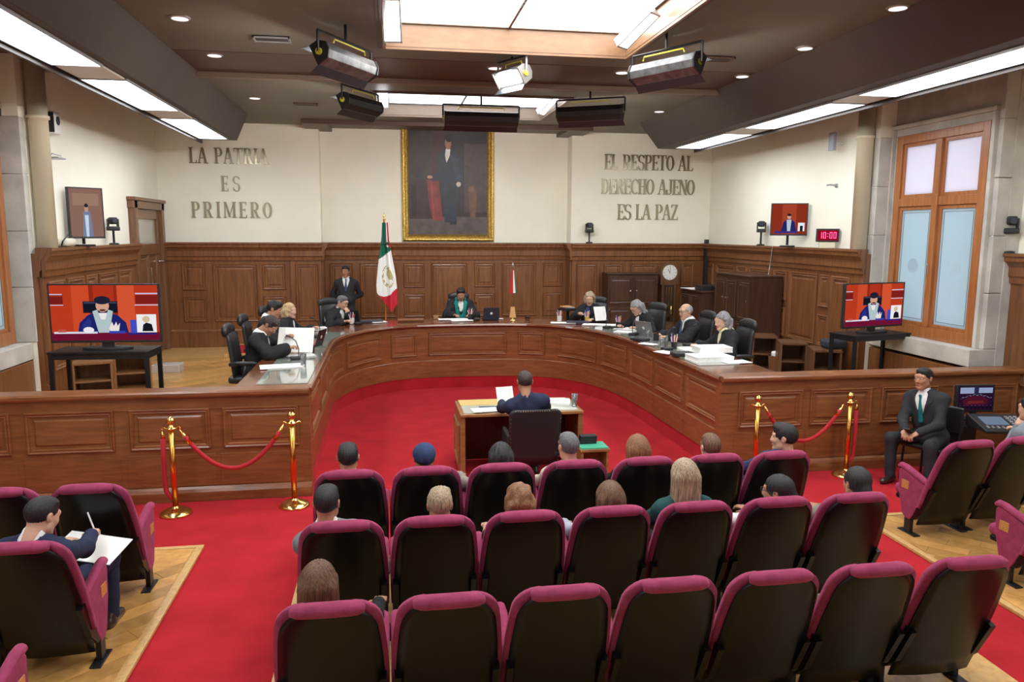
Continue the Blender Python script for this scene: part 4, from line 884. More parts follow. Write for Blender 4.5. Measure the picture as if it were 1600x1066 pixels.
# left low shelves and box
CW2=wood('shelf_orange',(.20,.085,.03),(.32,.15,.06),rough=.45)
for (px,py,yy),l in zip(((146,580,11.5),(208,578,12.1)),('low open cabinet under the left television','open cabinet with black cables right of the left television')):
    q=aty(px,py,yy); cabinet('low_shelf',l,(q[0],yy,ZU),.3,.5,.45,.55,None,CW2,shelf=True)
q=atz(262,572,ZU+.1); o=MB().cbox((0,0,.07),(.45,.3,.14)).build('plastic_box',mat('clear_plastic_box',(.72,.68,.64),.25,trans=.4),bevel=.015,loc=(q[0],q[1],ZU)); tag(o,'translucent plastic box on the parquet at left','box')
# side stand with hat behind right judge
q=aty(890,487,14.6); t=thing('side_stand','small dark round stand behind the bench with papers on it','stand',(q[0],14.75,ZU)); MB().lathe([(.2,0),(.2,.02),(.03,.04),(.03,.84),(.2,.85),(.2,.88)],20).build('column',BLKM,t); MB().cbox((0,0,.9),(.24,.2,.03)).build('tray',SILV,t,bevel=.008)
o=MB().add(*[(l) for l in ([],[])]).build('orange_envelope',mat('orange_paper',(.75,.40,.16),.6),loc=(q[0]-.12,14.65,ZU+.915)); bpy.data.objects.remove(o)
o=MB().cbox((0,0,.01),(.2,.12,.02)).build('orange_envelope',mat('orange_paper',(.75,.40,.16),.6),loc=(q[0]-.05,14.70,ZU+.916)); o.rotation_euler=(0,0,.4); tag(o,'orange envelope on the small round stand','envelope')
# wall fittings
q=atx(73,192,XL); t=thing('wall_speaker','white and black speaker box on the left wall','speaker',(XL+.07,q[1],q[2])); MB().cbox((0,0,0),(.14,.22,.30)).build('body',mat('white_plastic',(.75,.75,.73),.4),t,bevel=.03,seg=3); MB().lathe([(.06,.06),(.06,.075)],16,(0,0,.03),ax='x').build('cone',BLK,t); MB().cbox((0,-.115,0),(.13,.01,.26)).build('bracket',BLK,t)
q=atx(72,247,XL); t=thing('wifi_antenna','thin grey antenna bracket on the left wall','antenna',(XL+.1,q[1],q[2])); MB().cbox((0,0,0),(.2,.26,.02)).build('plate',SILV,t,bevel=.004); MB().tube([(-.1,0,.0),(-.02,0,.06),(.05,.1,.04)],.008).build('arm',SILV,t)
q=atx(1318,222,XR); t=thing('wall_sensor','grey sensor box on a white bracket, right wall','sensor',(XR-.14,q[1],q[2])); MB().cbox((-.05,0,0),(.06,.14,.28)).build('box',mat('grey_sensor',(.30,.32,.36),.4),t,bevel=.01); MB().tube([(0,0,0),(.13,0,-.02)],.02).build('bracket',mat('white_plastic',(.75,.75,.73),.4),t)
q=atx(1308,290,XR); t=thing('wall_lamp_arm','small metal arm on the right wall above the monitor','bracket',(XR-.08,q[1],q[2])); MB().tube([(.08,0,0),(-.05,0,.01),(-.1,0,0)],.014).build('arm',SILV,t); MB().cbox((.07,0,0),(.02,.06,.06)).build('plate',SILV,t)
q=atx(108,374,XL+.1); t=thing('cream_wall_box','cream rounded junction box with cable under the left wall monitor','box',(q[0],q[1]-.1,ZT)); MB().cbox((0,0,.06),(.16,.34,.12)).build('body',mat('cream_box',(.68,.64,.52),.5),t,bevel=.05,seg=3); MB().tube([(.0,-.17,.02),(.05,-.25,.08),(.06,-.1,.16),(.06,.05,.15)],.01,6).build('cable',BLK,t)
P_=[atx(1207,385,XR-.22),atx(1203,415,XR-.1),atx(1196,455,XR-.1)]; o=MB().tube([tuple(p) for p in P_],.006,6).build('white_cable',mat('white_plastic',(.75,.75,.73),.4)); tag(o,'thin white cable hanging down the right wainscot','cable')
# ---------------------------------------------------------------- ceiling fittings
for px,py,l in ((281,28,'near left of the ceiling'),(335,86,'left, beside the dark band'),(773,106,'middle of the dark band'),(972,113,'dark band, right of the middle lamp'),(1403,12,'top right of the ceiling'),(1258,75,'right, between two others'),(1160,119,'right end of the dark band'),(398,153,'far left ceiling'),(1030,174,'far right ceiling')):
    q=atz(px,py,ZC-.006); t=thing('downlight','round recessed downlight, '+l,'downlight',(q[0],q[1],ZC-.012),0,'recessed downlights')
    MB().lathe([(.085,-.004),(.105,.006),(.105,.012)],24).build('ring',SILV,t); MB().lathe([(.082,-.007),(.082,.0)],24).build('lens',emis('downlight_lens',(1,.88,.85),.75),t)
for px,py,l in ((425,60,'near left ceiling'),(1120,91,'right ceiling near the studio lamp'),(478,162,'far left ceiling'),):
    q=atz(px,py,ZC-.006); t=thing('ceiling_vent','rectangular air vent in the '+l,'vent',(q[0],q[1],ZC-.02),0,'ceiling vents')
    w_,d_=.20,.11 if py<100 else .09
    fr=MB()
    for c in ((-w_,w_,-d_,-d_+.02),(-w_,w_,d_-.02,d_),(-w_,-w_+.02,-d_,d_),(w_-.02,w_,-d_,d_)): fr.box(*c,-.008,.014)
    fr.build('frame',SILV if px<500 and py<100 else CEILD,t); MB().box(-w_,w_,-d_,d_,.008,.014).build('backing',SHELL,t)
    for k in range(6): MB().box(-w_+.02,w_-.02,-d_+.03+k*(2*d_-.06)/6,-d_+.04+k*(2*d_-.06)/6,-.003,.008).build('slat',SOFF,t)
# studio lamps
GRYM=mat('mottled_grey_metal',(.16,.165,.17),.4,metal=.6,noise=.4,nscale=10); DARKM=mat('dark_barn_door',(.05,.055,.065),.4,metal=.5)
def studio(label,px,py,z,rz,rx,L,lit,body,yel=True,flat=False):
    q=atz(px,py,z); t=thing('studio_lamp',label,'studio lamp',(q[0],q[1],z),0,'hanging studio lamps'); T=Matrix.Rotation(rz,4,'Z')@Matrix.Rotation(rx,4,'X')
    def B(): m=MB(); m.M=T; return m
    B().prism([(-.07,-.10),(.05,-.09),(.10,-.03),(.10,.05),(.03,.10),(-.07,.10)],-L/2,L/2,ax='x').build('housing',body,t,bevel=.006)   # lens side: -Y
    B().box(-L/2+.05,L/2-.05,-.082,-.07,-.065,.065).build('lens',LIT if lit else mat('dark_lens',(.1,.1,.1),.3),t)
    for s_ in (-1,1):
        m=B(); m.add([(-L/2,-.07,s_*.10),(L/2,-.07,s_*.10),(L/2+.02,-.17,s_*.13),(-L/2-.02,-.17,s_*.13),(-L/2,-.075,s_*.103),(L/2,-.075,s_*.103),(L/2+.02,-.175,s_*.135),(-L/2-.02,-.175,s_*.135)],[(0,1,2,3),(7,6,5,4),(0,4,5,1),(2,6,7,3),(1,5,6,2),(0,3,7,4)]); m.build('barn_door',DARKM if body is not BLK else BLK,t)
        B().prism([(-.08,-.11),(.06,-.1),(.11,-.03),(.11,.05),(.03,.11),(-.08,.11)],s_*L/2-.012,s_*L/2+.012,ax='x').build('end_cap',BLK if body is not SILV or not lit else SILV,t,bevel=.004)
        m=MB(); m.M=Matrix.Rotation(rz,4,'Z'); m.tube([(s_*(L/2+.03),0,0),(s_*(L/2+.03),0,.2)],.014,6); m.build('yoke_arm',BLKM if not (lit and body is SILV) else SILV,t)
        m=B(); m.lathe([(.035,0),(.035,.02)],12,(s_*(L/2+.012),0,0),ax='x'); m.build('knob',mat('yellow_knob',(.62,.62,.05),.4),t)
    m=MB(); m.M=Matrix.Rotation(rz,4,'Z'); m.tube([(-L/2-.03,0,.2),(L/2+.03,0,.2)],.014,6); m.build('yoke',BLKM,t)
    MB().tube([(0,0,.2),(0,0,ZC-z)],.016,8).build('drop_rod',BLKM,t)
    if yel: m=B(); m.tube([(-L*.32,.09,.085),(-L*.3,.11,.12),(L*.3,.11,.12),(L*.32,.09,.085)],.009,6); m.build('handle',mat('yellow_tube',(.68,.66,.08),.4),t)
LIT=emis('studio_lamp_glow',(1,.98,.94),E_STU)
studio('silver studio lamp hanging left of the large ceiling panel',541,96,4.58,PI+1.05,.45,.95,True,GRYM)
studio('smaller dark studio lamp hanging left of the small ceiling panel',564,163,4.62,PI+1.0,.45,.85,True,BLKM)
studio('lit studio lamp with silver housing hanging mid ceiling',800,119,4.72,-1.05,.6,.5,True,SILV)
studio('black studio lamp hanging in front of the portrait',752,185,4.58,PI,.4,1.15,True,BLK)
studio('dark studio lamp hanging right of the portrait',922,176,4.60,PI-.5,.45,1.0,True,BLKM)
studio('silver studio lamp hanging right of the large ceiling panel',1040,107,4.58,PI-1.05,.45,.9,True,GRYM)
def flood(label,px,py,z,rz,rx,w,h,lit=True):
    q=atz(px,py,z); t=thing('flood_panel',label,'flood light',(q[0],q[1],z),0,'flood lights in the recesses'); T=Matrix.Rotation(rz,4,'Z')@Matrix.Rotation(rx,4,'X')
    def B(): m=MB(); m.M=T; return m
    B().prism([(-w/2,0),(w/2,0),(w/2-.03,.1),(-w/2+.03,.1)],-h/2,h/2,ax='z').build('housing',SILV,t,bevel=.006)
    fr=B()
    for c in ((-w/2,-w/2+.02,-h/2,h/2),(w/2-.02,w/2,-h/2,h/2),(-w/2,w/2,-h/2,-h/2+.02),(-w/2,w/2,h/2-.02,h/2)): fr.box(c[0],c[1],-.012,0,c[2],c[3])
    fr.build('frame',SILV,t); B().box(-w/2+.02,w/2-.02,-.006,0,-h/2+.02,h/2-.02).build('lens',emis('flood_glow',(1,1,1),6.0),t)
    MB().tube([(0,.05,.0),(0,.08,.15),(0,.1,.3)],.014,6).build('bracket',SILV,t)
flood('bright flood light at the left side of the large recess',612,33,4.93,-.12,.35,.20,.42)
flood('bright flood light at the right side of the large recess',997,48,4.93,.72,.95,.2,.5)
flood('small flood light left of the small recess',598,155,4.86,0,.2,.2,.28)
flood('small flood light at the right side of the small recess',860,163,4.93,.8,.9,.18,.5)
# ---------------------------------------------------------------- sound desk at the right edge
t=thing('equipment_table','black table carrying the sound console at the right edge','table',(7.1,7.35,0)); MB().box(-.46,.6,-.3,.35,.64,.68).build('table_top',BLK,t,bevel=.004)
for x in (-.42,.55):
    for y in (-.25,.3): MB().box(x-.025,x+.025,y-.025,y+.025,0,.64).build('leg',BLKM,t)
q=aty(1523,613,7.6); t=thing('console_monitor','small monitor showing the hall beside the sound console','monitor',(q[0],7.6,.68),-.08)
MB().cbox((0,0,.26),(.46,.05,.32)).build('casing',BLK,t,bevel=.008); MB().cbox((0,.0,.05),(.06,.04,.12)).build('neck',BLK,t); MB().cbox((0,0,.01),(.22,.16,.02)).build('foot',BLK,t)
HALL=[((46,20,48),rc(0,0,1,1)),((168,182,220),rc(.04,.04,.44,.30)),((168,182,220),rc(.57,.05,.97,.28)),((44,48,84),rc(.45,.0,.57,.34)),((84,24,44),[(.12,.62),(.3,.42),(.7,.4),(.88,.6),(.8,.8),(.2,.82)]),((122,40,40),[(.3,.62),(.7,.6),(.76,.72),(.24,.74)])]
for k in range(26): HALL.append(((196,196,224) if k%3 else (110,80,150),ell(.08+.034*k,.36+.16*abs(k/13-1)**2+.02*math.sin(k*5),.009,.018,6)))
for k in range(9): HALL.append(((24,14,36),ell(.06+.11*k,.90,.045,.07,10))); HALL.append(((120,70,160),ell(.06+.11*k,.82,.012,.02,6)))
picture('screen',t,.42,.27,HALL,.4,(0,-.027,.265),.0001)
q=aty(1556,655,7.2); t=thing('sound_console','black digital sound console with a lit screen','console',(q[0]+.06,7.2,.68),-.2)
MB().prism([(-.22,0),(.2,0),(.2,.11),(.17,.13),(-.22,.03)],-.27,.27,ax='x').build('body',BLK,t,bevel=.008)
m=MB(); m.M=Matrix.Translation((0,-.03,.082))@Matrix.Rotation(.2506,4,'X'); 
picm=MB(); picm.M=m.M; picm.box(-.2,.05,-.06,.12,.0,.006); picm.build('touch_screen',emis('console_screen',(.20,.26,.36),.45),t)
for i in range(3):
    for j in range(5):
        k=MB(); k.M=m.M; k.cbox((.10+.05*i,-.04+.04*j,.006),(.03,.02,.012)); k.build('button',mat('grey_button',(.3,.3,.32),.5),t)
for i in range(9): k=MB(); k.M=m.M; k.cbox((-.22+.055*i,-.13,.008),(.018,.05,.014)); k.build('fader',SILV,t)
t=thing('speaker_cabinet','black floor cabinet beside the seated guard','cabinet',(6.50,7.74,0)); MB().box(-.12,.12,-.2,.2,0,.62).build('body',mat('black_cabinet',(.02,.021,.026),.5),t,bevel=.01); MB().box(-.1,.1,-.21,-.2,.06,.56).build('grille',BLK,t); MB().tube([(.0,-.205,.6),(.02,-.24,.66),(.1,-.1,.66)],.012).build('cable',BLK,t)
# ================================================================ people
BIG=1.0
def _grid(prims, h, pad):
    lo=np.array([1e9]*3); hi=-lo
    for p in prims:
        if p[0]=='c': a=np.minimum(p[1]-p[3],p[2]-p[4]); b=np.maximum(p[1]+p[3],p[2]+p[4])
        else: r=max(p[2]); a=p[1]-r; b=p[1]+r
        lo=np.minimum(lo,a); hi=np.maximum(hi,b)
    lo-=pad; hi+=pad; n=np.ceil((hi-lo)/h).astype(int)+1
    return lo,n
def _dist(p, G):
    X,Y,Z=G
    if p[0]=='c':
        a,b,ra,rb=p[1:5]; d=b-a; L=float(d@d)+1e-12
        t=np.clip(((X-a[0])*d[0]+(Y-a[1])*d[1]+(Z-a[2])*d[2])/L,0,1)
        return np.sqrt((X-a[0]-t*d[0])**2+(Y-a[1]-t*d[1])**2+(Z-a[2]-t*d[2])**2)-(ra+(rb-ra)*t)
    c,r,R=p[1],p[2],p[3]
    x,y,z=X-c[0],Y-c[1],Z-c[2]
    if R is not None: x,y,z=(R[0,0]*x+R[1,0]*y+R[2,0]*z),(R[0,1]*x+R[1,1]*y+R[2,1]*z),(R[0,2]*x+R[1,2]*y+R[2,2]*z)
    k0=np.sqrt((x/r[0])**2+(y/r[1])**2+(z/r[2])**2); k1=np.sqrt((x/r[0]**2)**2+(y/r[1]**2)**2+(z/r[2]**2)**2)+1e-9
    return k0*(k0-1)/k1
def C(a,b,ra,rb=None): return ('c',np.array(a,float),np.array(b,float),ra,ra if rb is None else rb)
def El(c,r,R=None): return ('e',np.array(c,float),tuple(r),R)
def sdf(prims, h, k=.03, sub=(), planes=(), inter=None, disp=None, ksub=.0, grow=0.0):
    lo,n=_grid(prims,h,3*h+grow); V=np.full(n,BIG,np.float32)
    ax=[(lo[i]+h*np.arange(n[i])).astype(np.float32) for i in range(3)]
    def region(p,m):
        if p[0]=='c': a=np.minimum(p[1]-p[3],p[2]-p[4])-m; b=np.maximum(p[1]+p[3],p[2]+p[4])+m
        else: r=max(p[2])+m; a=p[1]-r; b=p[1]+r
        i0=np.clip(np.floor((a-lo)/h).astype(int),0,n); i1=np.clip(np.ceil((b-lo)/h).astype(int)+1,0,n)
        return tuple(slice(i0[i],i1[i]) for i in range(3))
    def loc(s): return np.meshgrid(ax[0][s[0]],ax[1][s[1]],ax[2][s[2]],indexing='ij',sparse=True)
    def union(V,P):
        for p in P:
            s=region(p,k+3*h+grow)
            if any(q.stop<=q.start for q in s): continue
            d=_dist(p,loc(s)); a=V[s]; hh=np.maximum(k-np.abs(a-d),0)/k; V[s]=np.minimum(a,d)-hh*hh*k*.25
        return V
    V=union(V,prims)
    if grow: V=V-grow
    if inter is not None:
        V=np.maximum(V,union(np.full(n,BIG,np.float32),inter))
    for p in sub:
        s=region(p,.04)
        if any(q.stop<=q.start for q in s): continue
        V[s]=np.maximum(V[s],-_dist(p,loc(s)))
    G=np.meshgrid(*ax,indexing='ij',sparse=True)
    for pt,nn in planes: V=np.maximum(V,(G[0]-pt[0])*nn[0]+(G[1]-pt[1])*nn[1]+(G[2]-pt[2])*nn[2])
    if disp is not None: V=V+disp(*G)
    return surfnet(V.astype(np.float32),lo,h)
def surfnet(V,lo,h):
    s=V<0; nx,ny,nz=V.shape
    cnt=np.zeros((nx-1,ny-1,nz-1),np.int8)
    for dx in (0,1):
        for dy in (0,1):
            for dz in (0,1): cnt+=s[dx:nx-1+dx,dy:ny-1+dy,dz:nz-1+dz]
    act=(cnt>0)&(cnt<8); I=np.argwhere(act); idx=-np.ones(act.shape,np.int64); idx[act]=np.arange(len(I))
    P=np.zeros((len(I),3)); W=np.zeros(len(I))
    cor=[(a,b,c) for a in (0,1) for b in (0,1) for c in (0,1)]
    for a in cor:
        for d in range(3):
            if a[d]: continue
            b=list(a); b[d]=1
            v0=V[I[:,0]+a[0],I[:,1]+a[1],I[:,2]+a[2]]; v1=V[I[:,0]+b[0],I[:,1]+b[1],I[:,2]+b[2]]
            m=(v0<0)!=(v1<0); t=np.where(m,v0/(v0-v1+1e-20),0)
            q=np.array(a,float)[None,:].repeat(len(I),0); q[:,d]+=t; P+=q*m[:,None]; W+=m
    P=(I+P/np.maximum(W,1)[:,None])*h+lo
    F=[]
    for d in range(3):
        o=[q for q in range(3) if q!=d]; sl0=[slice(None)]*3; sl1=[slice(None)]*3; sl0[d]=slice(0,-1); sl1[d]=slice(1,None)
        ch=s[tuple(sl0)]!=s[tuple(sl1)]; E=np.argwhere(ch)
        ok=(E[:,o[0]]>0)&(E[:,o[1]]>0)&(E[:,o[0]]<V.shape[o[0]]-1)&(E[:,o[1]]<V.shape[o[1]]-1); E=E[ok]
        if not len(E): continue
        def cell(da,db): q=E.copy(); q[:,o[0]]-=da; q[:,o[1]]-=db; return idx[q[:,0],q[:,1],q[:,2]]
        f=np.stack([cell(1,1),cell(0,1),cell(0,0),cell(1,0)],1)
        ins=s[E[:,0],E[:,1],E[:,2]]
        fl=ins if d!=1 else ~ins
        f[~fl]=f[~fl][:,::-1]; F.append(f)
    return P,np.concatenate(F)
def npmesh(name,parts,mats,parent=None,smooth=True):
    """parts: list of (verts, quads, matindex array or int)"""
    vs=[];fs=[];ms=[];b=0
    for v,f,m in parts:
        vs.append(v); fs.append(f+b); ms.append(np.full(len(f),m) if np.isscalar(m) else m); b+=len(v)
    v=np.concatenate(vs).astype(np.float32); f=np.concatenate(fs); m=np.concatenate(ms)
    me=bpy.data.meshes.new(name); me.vertices.add(len(v)); me.vertices.foreach_set('co',v.ravel()); me.loops.add(f.size); me.loops.foreach_set('vertex_index',f.ravel().astype(np.int32))
    me.polygons.add(len(f)); me.polygons.foreach_set('loop_start',np.arange(0,f.size,4,dtype=np.int32)); me.polygons.foreach_set('loop_total',np.full(len(f),4,np.int32))
    for q in mats: me.materials.append(q)
    me.polygons.foreach_set('material_index',m.astype(np.int32)); me.polygons.foreach_set('use_smooth',np.ones(len(f),bool)); me.update(calc_edges=True); me.validate()
    o=bpy.data.objects.new(name,me); COL.objects.link(o)
    if parent is not None: o.parent=parent
    return o
# --- head template, facing +Y
def head_prims(fem):
    w=.96 if fem else 1.0
    return [El((0,-.014,.032),(.075*w,.096,.086)),El((0,.022,-.03),(.062*w,.068,.085)),C((-.045*w,.005,-.058),(-.016,.058,-.098),.022,.017),C((.045*w,.005,-.058),(.016,.058,-.098),.022,.017),El((0,.062,-.098),(.022,.02,.018)),
      El((-.036*w,.062,-.018),(.022,.02,.024)),El((.036*w,.062,-.018),(.022,.02,.024)),C((-.045,.07,.034),(.045,.07,.034),.013)]
def make_head(fem):
    H=head_prims(fem); sub=[El((x,.101,.014),(.017,.018,.011)) for x in (-.031,.031)]
    neck=C((0,-.022,-.05),(0,-.05,-.19),.048 if fem else .055,.052 if fem else .060)
    v,f=sdf(H+[neck],.0062,.028,sub=sub)
    v2=[]
    nose,nf=sdf([C((0,.083,.016),(0,.100,-.028),.007,.0105),El((-.010,.091,-.033),(.0075,.010,.007)),El((.010,.091,-.033),(.0075,.010,.007)),El((0,.07,-.02),(.02,.03,.04))],.005,.012)
    lips,lf=sdf([C((-.018,.082,-.063),(0,.090,-.0605),.0055),C((.018,.082,-.063),(0,.090,-.0605),.0055),C((-.015,.083,-.071),(.015,.083,-.071),.0075)],.0045,.006)
    parts=[(v,f,0),(nose,nf,0),(lips,lf,1)]
    for x in (-.031,.031):
        e,ef=sdf([El((x,.0785,.013),(.0135,.0135,.0125))],.004,.004); c=e[ef].mean(1); m=np.where((c[:,0]-x)**2+(c[:,2]-.012)**2<.0052**2,3,2); m[(c[:,1]<.083)]=0; m[c[:,2]>.0165]=0; m[c[:,2]<.0065]=0
        parts.append((e,ef,m))
    for s_ in (-1,1):
        br,bf=sdf([C((s_*.014,.0855,.035),(s_*.034,.081,.041),.0045),C((s_*.034,.081,.041),(s_*.05,.068,.035),.0042,.003)],.004,.004); parts.append((br,bf,4))
        e,ef=sdf([El((s_*.076,-.014,.004),(.009,.020,.032)),El((s_*.081,-.020,.012),(.007,.016,.020))],.0052,.012,sub=[El((s_*.088,-.010,.006),(.007,.010,.017))]); parts.append((e,ef,0))
    return parts
HEADS={}
def hand_parts(side, curl, spread=.0):
    """wrist at origin, fingers +Y, palm towards -Z; side=+1 right hand (thumb towards -X)"""
    key=(side,round(curl,2))
    if key in HANDS: return HANDS[key]
    P=[El((0,.042,0),(.041,.052,.017)),C((0,-.03,0),(0,.02,0),.025,.028)]
    for i,(x,l) in enumerate(((-.029,.072),(-.0095,.08),(.010,.075),(.028,.058))):
        p=np.array([x,.082-.006*abs(i-1.3),0.]); a=-curl*.5
        for q,(fr,r) in enumerate(((.45,.0095),(.30,.0088),(.25,.0078))):
            n=p+np.array([(.08*x/.03)*l*fr*.4,math.cos(a)*l*fr,math.sin(a)*l*fr]); P.append(C(p,n,r,r*.94)); p=n; a-=curl*.9
    P+= [C((-.028,.012,-.004),(-.056,.046,-.014),.015,.012),C((-.056,.046,-.014),(-.058,.078,-.024-.02*curl),.0115,.0085)]
    v,f=sdf(P,.0046,.007)
    if side<0: v=v*np.array([-1,1,1]); f=f[:,::-1]
    HANDS[key]=(v,f); return v,f
HANDS={}
def rot(yaw=0,pitch=0,roll=0):
    cz,sz,cx,sx,cy,sy=math.cos(yaw),math.sin(yaw),math.cos(pitch),math.sin(pitch),math.cos(roll),math.sin(roll)
    Rz=np.array([[cz,-sz,0],[sz,cz,0],[0,0,1]]); Rx=np.array([[1,0,0],[0,cx,-sx],[0,sx,cx]]); Ry=np.array([[cy,0,sy],[0,1,0],[-sy,0,cy]])
    return Rz@Rx@Ry
def nrm(v): return v/(np.linalg.norm(v)+1e-9)
def ik(a,b,l1,l2,pole):
    d=b-a; L=np.linalg.norm(d); 
    if L>l1+l2-.01: b=a+d/L*(l1+l2-.01); d=b-a; L=np.linalg.norm(d)
    x=(l1*l1-l2*l2+L*L)/(2*L); y=math.sqrt(max(l1*l1-x*x,1e-5)); u=d/L; p=pole-u*(pole@u); p=nrm(p)
    return a+u*x+p*y, b
def hair_noise(amp,fr,ph): return lambda X,Y,Z: amp*np.sin(np.arctan2(X,Y+.02)*fr*.13+1.2*np.sin(Z*26+ph))*(.6+.4*np.cos(Z*40+X*30))
_rn=np.random.RandomState(3); _DV=[(_rn.normal(size=3),_rn.uniform(45,150),_rn.uniform(0,6.3)) for _ in range(11)]
def curl_noise(amp,fr,ph):
    def F(X,Y,Z):
        a=0
        for d_,f_,p_ in _DV:
            d_=d_/np.linalg.norm(d_); a=a+np.sin((X*d_[0]+Y*d_[1]+Z*d_[2]*.7)*f_+p_+ph)
        return amp*a/3.3
    return F
def hair_mesh(style, ph=0.):
    cap=El((0,-.017,.035),(.081,.1025,.092)); face=[El((0,.115,-.03),(.074,.072,.118))]
    ln=nrm(np.array([0,.13,-.20]))
    if style=='short': return sdf([cap,El((0,.02,.088),(.066,.06,.036))],.0065,.02,sub=face,planes=[((0,-.09,-.055),ln)],disp=hair_noise(.003,210,ph))
    if style=='thick': return sdf([El((0,-.018,.039),(.084,.107,.097)),El((.01,.045,.098),(.068,.05,.036))],.0065,.03,sub=face,planes=[((0,-.095,-.075),ln)],disp=hair_noise(.004,160,ph))
    if style=='bald': return sdf([El((0,-.022,.02),(.084,.103,.088))],.0065,.02,sub=face+[El((0,.035,.1),(.08,.1,.07))],planes=[((0,-.09,-.055),ln)],disp=hair_noise(.002,210,ph))
    if style=='cap':
        return sdf([El((0,-.015,.045),(.092,.11,.09)),El((0,-.1,.02),(.05,.02,.03))],.0065,.02,sub=face,planes=[((0,-.09,-.035),nrm(np.array([0,.05,-.2])))],disp=hair_noise(.003,110,ph))
    L={'bob':.16,'long':.30,'wavy':.24,'curly':.15,'bun':.02}[style]
    P=[El((0,-.02,.038),(.087,.109,.097))]
    if L>.05:
        P+=[C((0,-.065,0),(0,-.085,-L),.075,.055),C((-.07,-.025,.03),(-.084,-.045,-L*.95),.030,.026),C((.07,-.025,.03),(.084,-.045,-L*.95),.030,.026),C((-.05,-.07,0),(-.06,-.09,-L*1.05),.05,.03),C((.05,-.07,0),(.062,-.09,-L*1.0),.05,.03)]
    if style=='bun': P+=[El((0,-.115,-.02),(.045,.04,.045)),C((0,-.07,-.03),(0,-.08,-.06),.05,.045)]
    amp,fr={'bob':(.006,120),'long':(.005,150),'wavy':(.007,75),'curly':(.009,85),'bun':(.003,170)}[style]
    return sdf(P,.0072,.03,sub=[El((0,.112,-.045),(.068,.088,.138)),El((0,.05,-.16),(.065,.075,.12))],disp=(curl_noise if style in('curly','wavy') else hair_noise)(amp,fr,ph))
HAIRS={}
SKIN={k:mat('skin_'+k,c,.5,noise=.07,nscale=12,spec=.35) for k,c in dict(tan=(.44,.22,.13),light=(.60,.36,.25),brown=(.33,.155,.085)).items()}
LIP=mat('lip',(.36,.12,.095),.5); EYEW=mat('eye_white',(.75,.72,.68),.3); EYEI=mat('eye_iris',(.03,.018,.012),.2)
HC={k:mat('hair_'+k,c,.5,noise=.6,nscale=34,stretch=(4,4,.25),bump=.5,bscale=60,spec=.4) for k,c in dict(black=(.016,.014,.015),dark=(.045,.032,.028),brown=(.13,.065,.035),auburn=(.22,.10,.045),grey=(.27,.26,.27),white=(.22,.21,.225),blond=(.46,.31,.15),ash=(.34,.26,.17),salt=(.12,.115,.12),light=(.52,.37,.19)).items()}
def cloth(name,c,rough=.85): return mat('cloth_'+name,c,rough,noise=.16,nscale=9,bump=.35,bscale=14,spec=.2)
CL=dict(robe=cloth('black_robe',(.017,.017,.020),.7),navy=cloth('navy_suit',(.022,.028,.06)),charcoal=cloth('charcoal_suit',(.030,.031,.036)),black=cloth('black',(.015,.015,.017)),white=cloth('white_shirt',(.75,.75,.75)),grey=cloth('grey',(.20,.21,.24)),beige=cloth('beige',(.52,.45,.36)),blue=cloth('dark_blue',(.03,.05,.12)),teal=cloth('dark_teal',(.015,.06,.06)),lilac=cloth('pale_grey_lilac',(.34,.34,.42)),stripe=cloth('brown_grey_knit',(.22,.19,.17)),tealsash=cloth('teal_sash',(.012,.20,.17)),tie=cloth('teal_tie',(.01,.13,.14)),tieblue=cloth('blue_tie',(.05,.07,.16)),cream=cloth('cream_collar',(.68,.62,.42)))
SHOE=mat('shoe_leather',(.03,.018,.014),.3,coat=.4)
